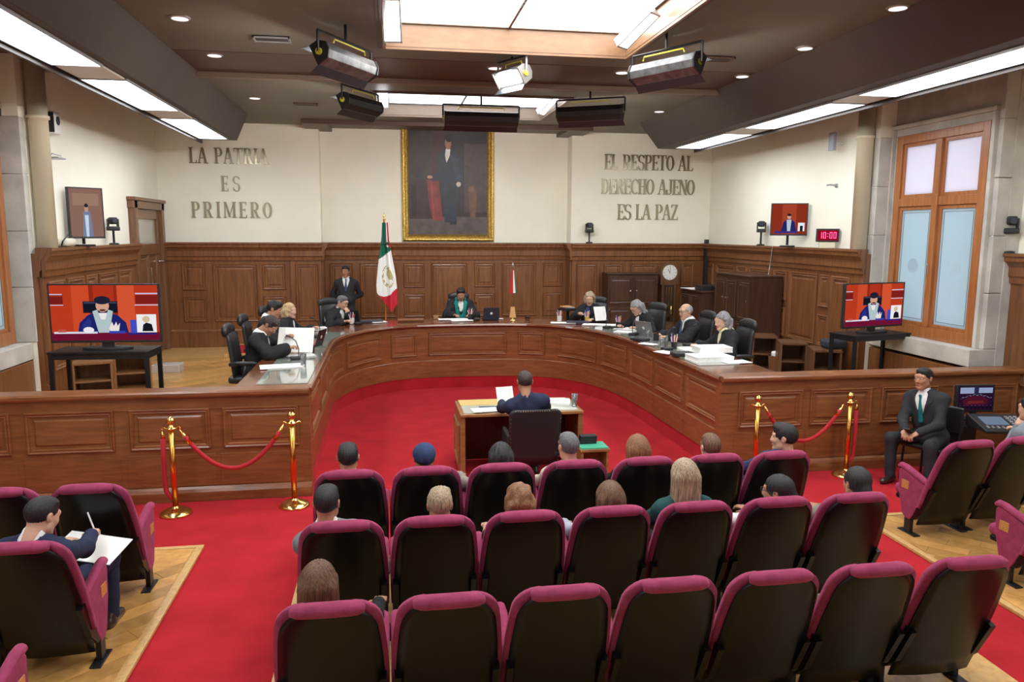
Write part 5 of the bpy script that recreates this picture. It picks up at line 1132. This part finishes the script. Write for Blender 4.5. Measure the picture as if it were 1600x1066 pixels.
def person(label, loc, face, head, wrists=None, outfit='suit', col='charcoal', shirt='white', hair='short', hcol='black', skin='tan', fem=False, hyaw=0., hpitch=0., hroll=0., hip=.50, seated=True, tie=None, sash=False, collar=None, glasses=False, beard=False, hand_curl=.5, build=1.0, knee=None, capmat=None, handdir=None, detail=True, palms=None, shwidth=1.0, name='person'):
    """loc: floor point under the hips (world); face: yaw of the body; head: world position of the head centre; wrists: ((x,y,z) left, right) local"""
    loc=np.array(loc,float); Rw=rot(face); hd=Rw.T@(np.array(head,float)-loc)
    P=np.array([0,0,hip]); Hc=hd
    RH=rot(hyaw,hpitch,hroll)
    N=Hc+RH@np.array([0,-.045,-.15]); N[2]=min(N[2],Hc[2]-.12)
    d=nrm(N-P); side=np.array([1.,0,0]); fwd=nrm(np.cross(d,side))*-1.0
    if fwd[1]<0: fwd=-fwd
    side=nrm(np.cross(fwd,d)); R=np.stack([side,fwd,d],1); TL=np.linalg.norm(N-P); b=build*(.93 if fem else 1.0); sw=(.155 if fem else .172)*build*shwidth
    Sh={s_:N-d*.085+side*s_*sw-fwd*.01 for s_ in (-1,1)}
    if wrists is None: wrists=((-.17,.36,hip+.13),(.17,.36,hip+.13))
    E={};Wr={}
    for s_,w in zip((-1,1),wrists):
        E[s_],Wr[s_]=ik(Sh[s_],np.array(w,float),.29,.25,np.array([s_*.8,-.5,-.7]))
    if seated:
        K={s_:np.array([s_*.12,.43,hip-.02]) for s_ in (-1,1)} if knee is None else {s_:np.array(k_) for s_,k_ in zip((-1,1),knee)}
        A={s_:np.array([K[s_][0],K[s_][1]-.02,.09]) for s_ in (-1,1)}
    else:
        K={s_:np.array([s_*.10,.01,hip*.53]) for s_ in (-1,1)}; A={s_:np.array([s_*.10,-.01,.09]) for s_ in (-1,1)}
    hipj={s_:P+np.array([s_*.09,.0,-.01]) for s_ in (-1,1)}
    at=lambda t: P+(N-P)*t
    torso=lambda g:[El(at(.68),((.165+g)*b,(.112+g)*b,.20),R),El(at(.35),((.155+g)*b,(.115+g)*b,.20),R),El(P,((.175+g)*b,(.13+g)*b,.13),R),C(Sh[-1]+side*.02,Sh[1]-side*.02,.055+g),C(N+d*.0,Sh[-1],.042+g,.048+g),C(N+d*.0,Sh[1],.042+g,.048+g)]
    # --- body (continuous skin)
    hk=fem
    if hk not in HEADS: HEADS[hk]=make_head(fem)
    parts=[]
    for v,f,m in HEADS[hk]: parts.append((v@RH.T+Hc,f,m))
    core=torso(-.035)+[C(N-d*.05,Hc+RH@np.array([0,-.03,-.07]),.05)]
    for s_ in (-1,1): core+=[C(Sh[s_],E[s_],.042,.034),C(E[s_],Wr[s_],.034,.024),C(hipj[s_],K[s_],.065,.045),C(K[s_],A[s_],.045,.03)]
    v,f=sdf(core,.019,.03); parts.append((v,f,0))
    for s_ in (-1,1):
        hv,hf=hand_parts(s_,hand_curl if np.isscalar(hand_curl) else hand_curl[0 if s_<0 else 1])
        fd=nrm(Wr[s_]-E[s_]) if handdir is None or handdir[0 if s_<0 else 1] is None else nrm(np.array(handdir[0 if s_<0 else 1],float))
        up=np.array([0,0,1.]) if palms is None or palms[0 if s_<0 else 1] is None else np.array(palms[0 if s_<0 else 1],float)
        xx=nrm(np.cross(fd,up)); uz=np.cross(xx,fd); parts.append((hv@np.stack([xx,fd,uz],0)+Wr[s_],hf,0))
    root=npmesh(name,parts,[SKIN[skin],LIP,EYEW,EYEI,HC[hcol] if hcol!='blond' else HC['ash']])
    root.location=loc; root.rotation_euler=(0,0,face); tag(root,label,'person')
    # --- garments
    g=.014 if outfit!='robe' else .035
    neck=[C(N-d*.0,Hc+RH@np.array([0,-.03,-.06])+d*.05,.062 if not fem else .058,.07)]
    top=torso(g); slv=(.066,.054,.046) if outfit!='robe' else (.076,.086,.082)
    if outfit=='blouse' or outfit=='shirt': slv=(.062,.05,.040)
    bare=outfit=='tee'
    for s_ in (-1,1):
        if bare: top+=[C(Sh[s_],Sh[s_]+(E[s_]-Sh[s_])*.7,.064,.058)]
        else: top+=[C(Sh[s_],E[s_],slv[0],slv[1]),C(E[s_],E[s_]+(Wr[s_]-E[s_])*(.93 if outfit!='robe' else .82),slv[1],slv[2])]
    if outfit=='robe':
        for s_ in (-1,1): top+=[C(hipj[s_],K[s_],.12,.10),C(E[s_],E[s_]+(Wr[s_]-E[s_])*.6+np.array([0,0,-.10]),.05,.03)]
        top+=[C(P,P+np.array([0,.0,-.25]),.18,.2)]
    sub=list(neck); vb=at(.47)+fwd*(.135+g)*b; vt=N+fwd*(.095+g)-d*.02
    if outfit in('suit','robe') and not sash: sub+=[C(vb,vt,.018 if outfit=='suit' else .006,.076 if outfit=='suit' else .052)]
    if sash: sub+=[C(vb,vt,.012,.066)]
    fa=.0035 if outfit!='robe' else .008
    fold=lambda X,Y,Z: fa*np.sin(X*38+Z*18+2*np.sin(Y*14))*np.cos(Z*22-Y*30+X*12)
    h=.0135 if detail else .017
    v,f=sdf(top,h,.045,sub=sub,disp=fold); tn={'suit':'jacket','robe':'robe','shirt':'shirt','blouse':'blouse','tee':'top'}[outfit]
    npmesh(tn,[(v,f,0)],[CL[col]],root)
    if outfit in('suit','robe'):
        sh=[El(at(.68),((.162+g*.6)*b,(.108+g*.75)*b,.20),R),El(at(.4),(.15*b,(.112+g*.6)*b,.18),R),C(N-d*.04,Hc+RH@np.array([0,-.035,-.10]),.062 if fem else .069,.058 if fem else .064)]
        v,f=sdf(sh,.011,.03,planes=[(N+d*.045,nrm(d+fwd*-.35))]); npmesh('shirt',[(v,f,0)],[CL[shirt]],root)
    if tie:
        a=N+fwd*(.088+g)-d*.02; m_=at(.66)+fwd*(.113+g)*b; e=at(.42)+fwd*(.123+g)*b
        v,f=sdf([C(a,a-d*.03,.017,.012),C(a-d*.03,m_,.013,.022),C(m_,e,.022,.028)],.008,.008); npmesh('tie',[(v,f,0)],[CL[tie]],root)
    if sash:
        band=[]
        for s_ in (-1,1): band+=[C(N+side*s_*.075-fwd*.0+d*.04,N+side*s_*.085+fwd*.09-d*.05,.035),C(N+side*s_*.085+fwd*.09-d*.05,at(.42)+side*s_*.055+fwd*.15*b,.036,.04),C(at(.42)+side*s_*.055+fwd*.15*b,at(.2)+side*s_*.05+fwd*.16*b,.04)]
        v,f=sdf(top,.010,.045,sub=sub,inter=band,grow=.008); npmesh('sash',[(v,f,0)],[CL['tealsash']],root)
    if outfit=='suit' and detail:
        band=[]
        for s_ in (-1,1): band+=[C(N+side*s_*.07+d*.0,N+side*s_*.085+fwd*.08-d*.07,.028,.034),C(N+side*s_*.085+fwd*.08-d*.07,vb-fwd*.02+side*s_*.01,.040,.012)]
        v,f=sdf(top,.010,.045,sub=sub,inter=band,grow=.006,disp=fold); npmesh('lapel',[(v,f,0)],[CL[col]],root)
    if collar:
        v,f=sdf(top,.010,.045,sub=neck,inter=[El(N+d*.02,(.108,.108,.09),R)],grow=.007); npmesh('collar',[(v,f,0)],[CL[collar]],root)
    if outfit!='robe':
        tr=[El(P,(.18*b,.135*b,.12),None)]
        for s_ in (-1,1): tr+=[C(hipj[s_],K[s_],.09,.068),C(K[s_],A[s_]+np.array([0,0,-.0]),.068,.055)]
        v,f=sdf(tr,.016,.04,disp=fold); npmesh('trousers',[(v,f,0)],[CL['charcoal' if col in('charcoal','black') else ('navy' if col in('navy','blue') else 'black')]],root)
    for s_ in (-1,1):
        v,f=sdf([C(A[s_]+np.array([0,-.05,-.045]),A[s_]+np.array([0,.13,-.055]),.042,.036),C(A[s_]+np.array([0,-.02,0]),A[s_]+np.array([0,-.02,-.04]),.045)],.012,.03,planes=[((0,0,.002),(0,0,-1))]); npmesh('shoe',[(v,f,0)],[SHOE],root)
    # --- hair
    ph=round((abs(loc[0]*7)%3),1); key=(hair,ph)
    if hair not in HAIRS: HAIRS[hair]=hair_mesh(hair,ph)
    v,f=HAIRS[hair]; npmesh('hair' if hair!='cap' else 'cap',[(v@RH.T+Hc,f,0)],[HC[hcol] if capmat is None else CL[capmat]],root)
    if hair=='cap':
        v,f=HAIRS.setdefault('short',hair_mesh('short',ph)) if True else None; npmesh('hair',[((v*.985)@RH.T+Hc,f,0)],[HC[hcol]],root)
    if beard:
        v,f=sdf([C((-.024,.084,-.055),(0,.094,-.050),.006),C((.024,.084,-.055),(0,.094,-.050),.006),El((0,.078,-.088),(.018,.012,.014))],.0045,.006); npmesh('moustache',[(v@RH.T+Hc,f,0)],[HC[hcol]],root)
    if glasses:
        m=MB()
        for x in (-.032,.032): m.tube([tuple(RH@np.array([x+.022*math.cos(a),.100,.011+.018*math.sin(a)])+Hc) for a in np.linspace(0,2*PI,17)],.0022,5)
        m.tube([tuple(RH@np.array([x,.101,.014])+Hc) for x in (-.01,.01)],.002,5)
        for s_ in (-1,1): m.tube([tuple(RH@np.array(q)+Hc) for q in ((s_*.054,.099,.014),(s_*.078,.03,.016),(s_*.08,-.02,.012))],.002,5)
        m.build('glasses',BLKM,root)
    return root
def hx(px,py,z): return atz(px,py,z)
# ---- judges (floor ZU)
DT=1.18-ZU     # desk height above the upper floor
def judge(label,px,py,hz,face,back,chair_lab,**k):
    """head pixel + head height -> head place; body sits 'back' metres behind the head along its facing"""
    H=atz(px,py,hz); f=np.array([-math.sin(face),math.cos(face)]); L=H[:2]-f*back
    cl=L-f*.05; ochair(cl[0],cl[1],face,chair_lab)
    return person(label,(L[0],L[1],ZU),face,H,outfit='robe',col='robe',hip=.53,**k)
rw=lambda x0=-.2,x1=.2,y=.42,z=DT+.035:((x0,y,z),(x1,y,z))
judge('judge in black robe at the near left end, reading a large sheet',422,509,1.57,-PI/2-.05,.22,'office chair of the near left judge',wrists=((-.05,.44,DT+.22),(.22,.48,DT+.12)),collar='white',hcol='dark',hair='thick',hpitch=-.75,hyaw=-.25,hand_curl=1.0)
judge('dark-haired judge with white collar, second from the left end',429,484,1.66,-PI/2-.05,.14,'office chair of the second judge on the left',wrists=rw(),collar='white',hair='thick',hcol='black',hpitch=-.35,hyaw=-.05)
judge('blonde judge in profile at the left of the bench',453,486,1.52,-PI/2-.25,.10,'office chair of the blonde judge on the left',wrists=rw(y=.40),fem=True,hair='wavy',hcol='light',skin='light',hyaw=-.15,shirt='white')
judge('judge resting his chin on his hand beside the flag',535,473,1.54,-PI*.78,.12,'office chair behind the judge who rests his chin',wrists=((-.02,.23,.925),(.2,.40,DT+.05)),hair='short',hcol='salt',skin='light',glasses=True,hpitch=-.3,hyaw=.35,handdir=((.15,-.05,1),None),palms=((0,1,.2),None),hand_curl=(1.2,.6))
judge('presiding judge with teal sash at the middle of the bench',720,460,1.60,PI,.13,'office chair of the presiding judge',wrists=((-.16,.40,DT+.04),(.16,.40,DT+.04)),sash=True,hair='thick',hcol='black',beard=True,hpitch=-.4,shirt='white')
judge('fair-haired judge holding a paper, right of the small flag',921,467,1.58,PI*.82,.12,'office chair of the fair-haired judge',wrists=((-.18,.42,DT+.05),(.1,.44,DT+.14)),fem=True,hair='curly',hcol='ash',skin='light',hpitch=-.3,hyaw=.3,hand_curl=.9,collar=None,shirt='blue')
judge('grey-haired judge bent over her papers',994,481,1.54,PI*.66,.24,'office chair behind the judge bent over papers',wrists=rw(y=.40),fem=True,hair='curly',hcol='grey',skin='light',hpitch=-.6,glasses=True)
judge('balding judge with glasses at a laptop',1071,487,1.60,PI*.55,.10,'office chair of the judge with glasses',wrists=((-.13,.45,DT+.05),(.13,.45,DT+.05)),hair='bald',hcol='grey',skin='light',glasses=True,hpitch=-.12,hyaw=.12,tie='tieblue',collar='white')
judge('grey-haired judge with cream collar at the near right end',1128,502,1.58,PI*.52,.10,'office chair of the near right judge',wrists=rw(y=.36),fem=True,hair='curly',hcol='white',skin='light',hpitch=-.2,collar='cream',shirt='cream')
# ---- standing guard
H=aty(540,425,15.95); person('guard in dark suit standing against the wainscot',(H[0],15.93,ZU+.06),PI,H,((-.06,-.14,.92),(.06,-.14,.92)),seated=False,hip=.93,col='charcoal',tie='tieblue',hair='short',hcol='black',skin='brown',hyaw=-.12)
# ---- witness
H=atz(822,600,1.20); person('witness in navy jacket reading at the desk, seen from behind',(1.52,8.0,0),0,H+np.array([.0,.08,0]),((-.27,.50,.86),(.2,.46,.80)),col='navy',shirt='blue',hair='short',hcol='dark',hpitch=-.15,hip=.53,build=1.06,hand_curl=.8)
# ---- audience
def aud(label,px,py,row,i=None,x=None,yy=None,**k):
    y=(row+.28) if yy is None else yy; H=aty(px,py,y); bx=SX(i) if i is not None else x
    kw=dict(hip=.46,detail=False); kw.update(k)
    return person(label,(bx,row+.43,0.02),kw.pop('face',0.),H,**kw)
aud('man with short dark hair, first seat of the front row',544,716,5.68,0,col='charcoal',hair='short',hcol='black')
aud('person in a dark knitted cap in the front row',663,717,5.68,1,col='black',hair='cap',capmat='blue',hcol='black')
aud('dark-haired person in the third seat of the front row',782,716,5.68,2,col='stripe',outfit='blouse',hair='bob',hcol='black',fem=True,hpitch=-.2,wrists=((-.3,.40,.66),(.17,.36,.6)))
aud('man in pale beige shirt in the fourth seat of the front row',888,699,5.68,3,col='beige',outfit='shirt',hair='short',hcol='salt',hyaw=.2,skin='light')
aud('woman with straight light brown hair in the front row',995,702,5.68,4,col='black',outfit='tee',hair='long',hcol='auburn',fem=True,skin='light')
aud('person with brown hair near the right of the front row',1110,700,5.68,5,col='black',hair='short',hcol='brown',skin='light')
aud('young man looking left at the right end of the front row',1224,685,5.68,6,col='blue',outfit='shirt',hair='thick',hcol='black',hyaw=.9,skin='light')
aud('man in grey suit with neat dark hair, left end of the second row',511,787,4.64,0,col='grey',hair='short',hcol='black',hyaw=-.15)
aud('person with grey-brown hair low in the second row',687,792,4.64,1,col='grey',outfit='blouse',hair='thick',hcol='ash',hpitch=-.25)
aud('woman with brown wavy hair, third seat of the second row',812,783,4.64,2,col='black',outfit='tee',hair='wavy',hcol='auburn',fem=True,skin='light')
aud('woman with dark reddish hair in a lilac-grey top',952,780,4.64,3,col='lilac',outfit='blouse',hair='bob',hcol='brown',fem=True,hpitch=-.1)
aud('woman with long blonde streaked hair in the second row',1068,744,4.64,4,col='teal',outfit='blouse',hair='long',hcol='ash',fem=True,skin='light')
aud('woman with glasses and white top looking left',1214,769,4.64,5,col='white',outfit='blouse',hair='bun',hcol='black',fem=True,glasses=True,hyaw=.75)
aud('dark-haired person at the right end of the second row',1338,756,4.64,6,col='stripe',outfit='blouse',hair='bun',hcol='black',fem=True)
aud('woman with long brown hair in the nearest occupied row',498,913,3.57,0,col='black',outfit='blouse',hair='long',hcol='brown',fem=True,wrists=((-.17,.36,.6),(.24,.34,.6)))
# man writing, left block
H=aty(66,808,4.9); person('man in navy jacket writing on his lap in the left block',(LX[0]-.02,5.06,.02),-.12,H,((-.08,.36,.66),(.10,.34,.72)),col='navy',hair='short',hcol='black',skin='light',hip=.47,hpitch=-.35,hyaw=-.35,hand_curl=(.6,1.3),knee=((-.12,.43,.5),(.14,.44,.5)))
# seated guard at the right balustrade, body turned to the hall's left
gx=6.0; H=aty(1443,592,7.55); person('guard in dark suit and teal tie sitting by the balustrade with a phone',(gx+.06,7.55,0),PI*.63,H,((-.07,.40,.63),(.07,.42,.63)),col='charcoal',tie='tie',hair='short',hcol='black',skin='tan',hip=.53,hyaw=-.1,hand_curl=.9,knee=((-.22,.40,.52),(.20,.44,.52)),build=1.08)
H=aty(1609,640,6.55); _w=atz(1580,665,.83)
person('sound technician at the right edge, hand on the console',(H[0]+.03,6.42,0),.05,H,(tuple(rot(.05).T@(np.array([_w[0],_w[1]-.08,.84])-np.array([H[0]+.03,6.42,0]))),(.2,.4,.75)),outfit='shirt',col='grey',hair='short',hcol='black',skin='light',hip=.46,hand_curl=.6,hyaw=.2)
# ================================================================ things on the bench and desks
TZ=1.177
def on(px,py,z=TZ): q=atz(px,py,z); return (float(q[0]),float(q[1]),z)
def mic(label,px,py,rz=0):
    t=thing('gooseneck_microphone',label,'microphone',on(px,py),rz,'gooseneck microphones'); MB().cbox((0,0,.02),(.11,.15,.04)).build('base',BLK,t,bevel=.012)
    MB().tube([(0,.03,.04),(0,.035,.14),(0,.0,.24),(0,-.07,.30)],.006,6).build('neck',BLK,t); MB().tube([(0,-.07,.30),(0,-.12,.315)],[.012,.014],8).build('capsule',BLK,t)
def pencup(label,px,py,m=None,cols=((.7,.1,.2),(.75,.7,.2),(.3,.3,.6))):
    t=thing('pen_cup',label,'pen cup',on(px,py)); MB().lathe([(.04,0),(.045,.10),(.04,.10),(.036,.006)],14).build('cup',m or BLK,t)
    for k in range(6):
        a=k*1.05; MB().tube([(.015*math.cos(a),.015*math.sin(a),.01),(.05*math.cos(a),.05*math.sin(a),.17+.02*(k%3))],.006,6).build('pen',mat('pen_%d'%(k%4),((.75,.12,.2),(.8,.72,.55),(.25,.25,.6),(.85,.85,.85))[k%4],.4),t)
def laptop(label,px,py,rz,m=None,z=TZ,scr=True,w=.34):
    t=thing('laptop',label,'laptop',on(px,py,z),rz); m=m or mat('laptop_dark',(.03,.036,.06),.35,metal=.3)
    MB().box(-w/2,w/2,-.12,.12,0,.016).build('keyboard_base',m,t,bevel=.004); l=MB(); l.M=Matrix.Translation((0,.12,.016))@Matrix.Rotation(-.30,4,'X'); l.box(-w/2,w/2,-.004,.006,0,.23); ld=l.build('lid',m,t,bevel=.003)
    s_=MB(); s_.M=l.M; s_.box(-w/2+.012,w/2-.012,-.006,-.004,.012,.218); s_.build('screen',emis('laptop_screen',(.35,.4,.5),.5),ld)
    lg=MB(); lg.M=l.M; lg.lathe([(.024,.006),(.024,.0075)],16,(0,0,.12),ax='y'); lg.build('lid_emblem',mat('emblem_white',(.8,.8,.8),.5),ld)
    k=MB(); k.box(-w/2+.03,w/2-.03,-.05,.09,.016,.018); k.build('keys',BLK,t); return t
def stack(label,px,py,w,d,h,rz,m=PAPER,name='paper_stack',n=4):
    mb=MB()
    for k in range(n):
        mb.M=Matrix.Rotation((random.random()-.5)*.08,4,'Z'); mb.box(-w/2,w/2,-d/2,d/2,h*k/n,h*(k+1)/n-.0006)
    o=mb.build(name,m,loc=on(px,py)); o.rotation_euler=(0,0,rz); return tag(o,label,'papers')
def book(label,px,py,w,d,h,rz,z=TZ,m=None):
    q=on(px,py,z); t=thing('thick_binder',label,'book',q,rz); MB().box(-w/2,w/2,-d/2,d/2,0,.006).build('cover',m or PAPER,t); MB().box(-w/2+.006,w/2-.004,-d/2+.004,d/2-.004,.006,h-.006).build('pages',PAPB,t); MB().box(-w/2,w/2,-d/2,d/2,h-.006,h).build('cover',m or PAPER,t); return t
def upright(label,px,py,y,w,h,rz,tilt,m=PAPER,name='paper'):
    c=aty(px,py,y); mb=MB(); mb.M=Matrix.Rotation(rz,4,'Z')@Matrix.Rotation(tilt,4,'X'); n=6
    for k in range(n):
        a=-w/2+w*k/n; mb.box(a,a+w/n,-.002+.012*math.sin(PI*k/n),.0+.012*math.sin(PI*k/n),-h/2,h/2)
    o=mb.build(name,m,loc=tuple(float(q) for q in c)); return tag(o,label,'paper')
# left wing
upright('large white sheet held up by the near left judge',462,531,10.25,.48,.33,-.25,-.35)
stack('papers spread before the near left judge',440,573,.5,.28,.01,.2); stack('papers in front of the large white sheet',470,556,.34,.24,.012,.4)
tumbler('tall glass on the near left of the bench',on(474,572),.04,.15); pencup('pen cup near the front edge, left wing',487,551)
laptop('tablet standing before the second left judge',486,540,-1.9,BLK,w=.26)
stack('white papers at the bend of the left wing',468,575-38,.3,.22,.02,.1); stack('small white paper block near the left curve',500,516,.2,.15,.05,.3)
mic('microphone of the near left judge',463,562,-1.3); mic('microphone of the blonde judge',497,527,-1.1); mic('microphone beside the resting judge',560,507,-.6)
stack('white box of tissues left of the resting judge',514,503,.16,.12,.10,.5,name='tissue_box',n=1); stack('second white box beside the resting judge',531,502,.2,.14,.09,.3,name='tissue_box',n=1)
laptop('black laptop in front of the resting judge',559,503,2.55,BLK,w=.3); pencup('clear cup of pens by the black laptop',550,506,mat('clear_cup',(.7,.7,.65),.2))
stack('dark documents on the bench near the flag',580,503,.4,.24,.03,.2,mat('dark_document',(.04,.045,.07),.5),'document_pile'); stack('white sheet near the flag pole',592,503.5,.26,.2,.01,.4)
q=atz(364,583,1.0); t=thing('side_desk','low brown side desk at the left end of the bench','desk',(float(atz(368,600,.95)[0]),9.0,ZU)); MB().box(-.35,.3,-.25,.25,.50,.54).build('top',CW2,t,bevel=.004); MB().box(-.33,-.29,-.23,.23,0,.5).build('side_panel',CW2,t); MB().box(.24,.28,-.23,.23,0,.5).build('side_panel',CW2,t); MB().box(-.29,.24,-.23,-.2,.1,.5).build('front_panel',CW2,t)
sx=float(atz(368,600,.95)[0])
o=MB().box(-.2,.16,-.13,.13,0,.03).build('blue_folder',mat('navy_folder',(.03,.045,.09),.5),loc=(sx-.1,9.0,ZU+.54),bevel=.004); tag(o,'blue folder on the low side desk at left','folder')
sheets('white papers on the blue folder at left',(sx-.08,9.0,ZU+.571),.3,.2,.2,4)
sheets('white papers at the right of the low side desk',(sx+.2,8.95,ZU+.541),.16,.22,.1,6)
# president
stack('white papers under the presiding judge\'s hands',708,499.5,.55,.22,.012,0); stack('second sheaf before the presiding judge',722,501.5,.4,.14,.012,.05)
pencup('cup of pencils before the presiding judge',735,499); laptop('dark blue laptop beside the presiding judge',766,499,PI,w=.30); mic('microphone of the presiding judge',745,500,PI)
stack('white slip beside the dark blue laptop',779,498.5,.16,.1,.01,.1); stack('small brown box left of the presiding judge',681,498,.09,.09,.06,0,mat('brown_box',(.32,.17,.08),.5),'wooden_box',1)
t=thing('leather_case','long brown leather case lying on the bench left of centre','case',on(642,502),.05); MB().box(-.24,.24,-.06,.06,0,.05).build('body',mat('brown_leather',(.20,.06,.02),.4),t,bevel=.02,seg=3); MB().box(-.235,.235,-.061,.061,.024,.028).build('seam',BRASS,t)
t=thing('gavel','small dark gavel and block right of the desk flag','gavel',on(824,499),.3); MB().lathe([(.05,0),(.05,.02)],16).build('block',WDK,t); MB().tube([(-.04,0,.045),(.04,0,.045)],.022,12).build('head',WDK,t); MB().tube([(0,0,.045),(0,-.16,.03)],.008,8).build('handle',WDK,t)
# right wing
pencup('glass of pens at the left of the fair-haired judge',874,502,mat('clear_cup',(.7,.7,.65),.2)); stack('white papers at the left of the fair-haired judge',880,505,.45,.2,.012,-.2); stack('dark tray with papers before the fair-haired judge',903,505,.4,.22,.035,-.3,mat('dark_document',(.04,.045,.07),.5),'document_tray')
upright('sheet held up by the fair-haired judge',938,490,13.35,.26,.26,.35,-.3); stack('broad white sheets right of the fair-haired judge',937,508,.6,.26,.012,-.4); pencup('yellow markers before the fair-haired judge',917,503,mat('yellow_cup',(.7,.55,.1),.5))
mic('microphone of the fair-haired judge',948,513,2.5); mic('microphone of the bent judge',990,524,2.2); mic('microphone of the judge with glasses',1042,547,1.8); mic('microphone of the near right judge',1076,541,1.7)
stack('black phone block between two right judges',957,513,.26,.14,.03,-.6,BLK,'telephone',1); pencup('pink and red pens by the bent judge',966,512); stack('white papers under the bent judge\'s hands',985,515,.5,.3,.015,-.8); stack('papers at the front edge before the bent judge',975,519,.3,.2,.01,-.7)
pencup('red pen cup left of the open laptop',1003,522); tumbler('glass left of the open laptop',on(1012,528),.04,.13); laptop('open grey laptop left of the judge with glasses',1016,524,2.05,mat('laptop_grey',(.25,.26,.27),.4,metal=.4)); o=MB().lathe([(.04,0),(.04,.10),(.034,.10),(.034,.01)],16).build('black_mug',BLK,loc=on(1025,532)); tag(o,'black mug right of the open laptop','mug')
stack('flat black telephone before the open laptop',1000,532,.26,.16,.03,-1,BLK,'telephone',1); stack('white slip at the front edge of the right wing',1013,538,.26,.16,.008,-.9); stack('papers under the hands of the judge with glasses',1048,530,.4,.3,.012,-1.2)
tumbler('glass of water before the judge with glasses',on(1040,540),.036,.12); tumbler('second glass before the judge with glasses',on(1034,543),.036,.12); pencup('pencil cup before the judge with glasses',1053,545)
stack('white sheet before the near right judge',1040,551,.28,.2,.008,-1.1); book('open white file before the near right judge',1090,547,.5,.42,.02,.05); book('lower thick white binder at the right end of the bench',1108,562,.52,.36,.06,.06); book('upper thick white binder at the right end of the bench',1112,549,.46,.30,.07,.0,TZ+.062)
o=MB().cbox((0,0,.025),(.28,.2,.05)).build('black_device',BLK,bevel=.01,loc=on(1066,556)); tag(o,'black console box on the right wing, left of the binders','device')
stack('white sheet at the far corner of the right wing',1150,566,.34,.22,.008,.1)
# hands full
upright('sheet held up by the witness',790,623,8.52,.21,.28,.25,-.35)
pz=.62; o=MB().box(-.22,.0,-.15,.15,0,.008).build('notebook',PAPER,loc=(LX[0]+.08,5.42,pz)); o.rotation_euler=(.2,.12,-.2); tag(o,'open white notebook on the lap of the writing man','notebook'); MB().box(0,.22,-.15,.15,0,.006).build('page',PAPER,o)
o=MB().box(-.24,-.02,-.16,.12,0,.006).build('mint_sheet',mat('mint_paper',(.55,.72,.62),.6),loc=(LX[0]+.0,5.37,pz-.022)); o.rotation_euler=(.2,.12,.1); tag(o,'pale mint sheet under the notebook','paper')
o=MB().tube([(0,0,0),(-.05,.03,.13)],.006,8).build('pen',mat('white_pen',(.75,.75,.78),.3),loc=(LX[0]+.10,5.47,.72)); tag(o,'pen in the hand of the writing man','pen')
_fa=PI*.63; gp=(6.06-math.sin(_fa)*.47,7.55+math.cos(_fa)*.47,.655); o=MB().cbox((0,0,0),(.075,.15,.01)).build('mobile_phone',BLK,bevel=.003,loc=tuple(float(q) for q in gp)); o.rotation_euler=(.5,0,2.2); tag(o,'mobile phone in the hands of the seated guard','phone')
t=thing('guard_chair','simple black chair under the seated guard','chair',(6.08,7.56,0),PI*.63)
MB().box(-.23,.23,-.2,.24,.40,.45).build('seat',BLK,t,bevel=.02); MB().box(-.22,.22,-.25,-.21,.55,.86).build('backrest',BLK,t,bevel=.02)
for sx_ in (-.2,.2):
    for sy_ in (-.2,.2): MB().tube([(sx_,sy_,.4),(sx_*1.05,sy_*1.1,0)],.014,8).build('leg',BLKM,t)
    MB().tube([(sx_,-.2,.4),(sx_,-.24,.86)],.014,8).build('back_post',BLKM,t)
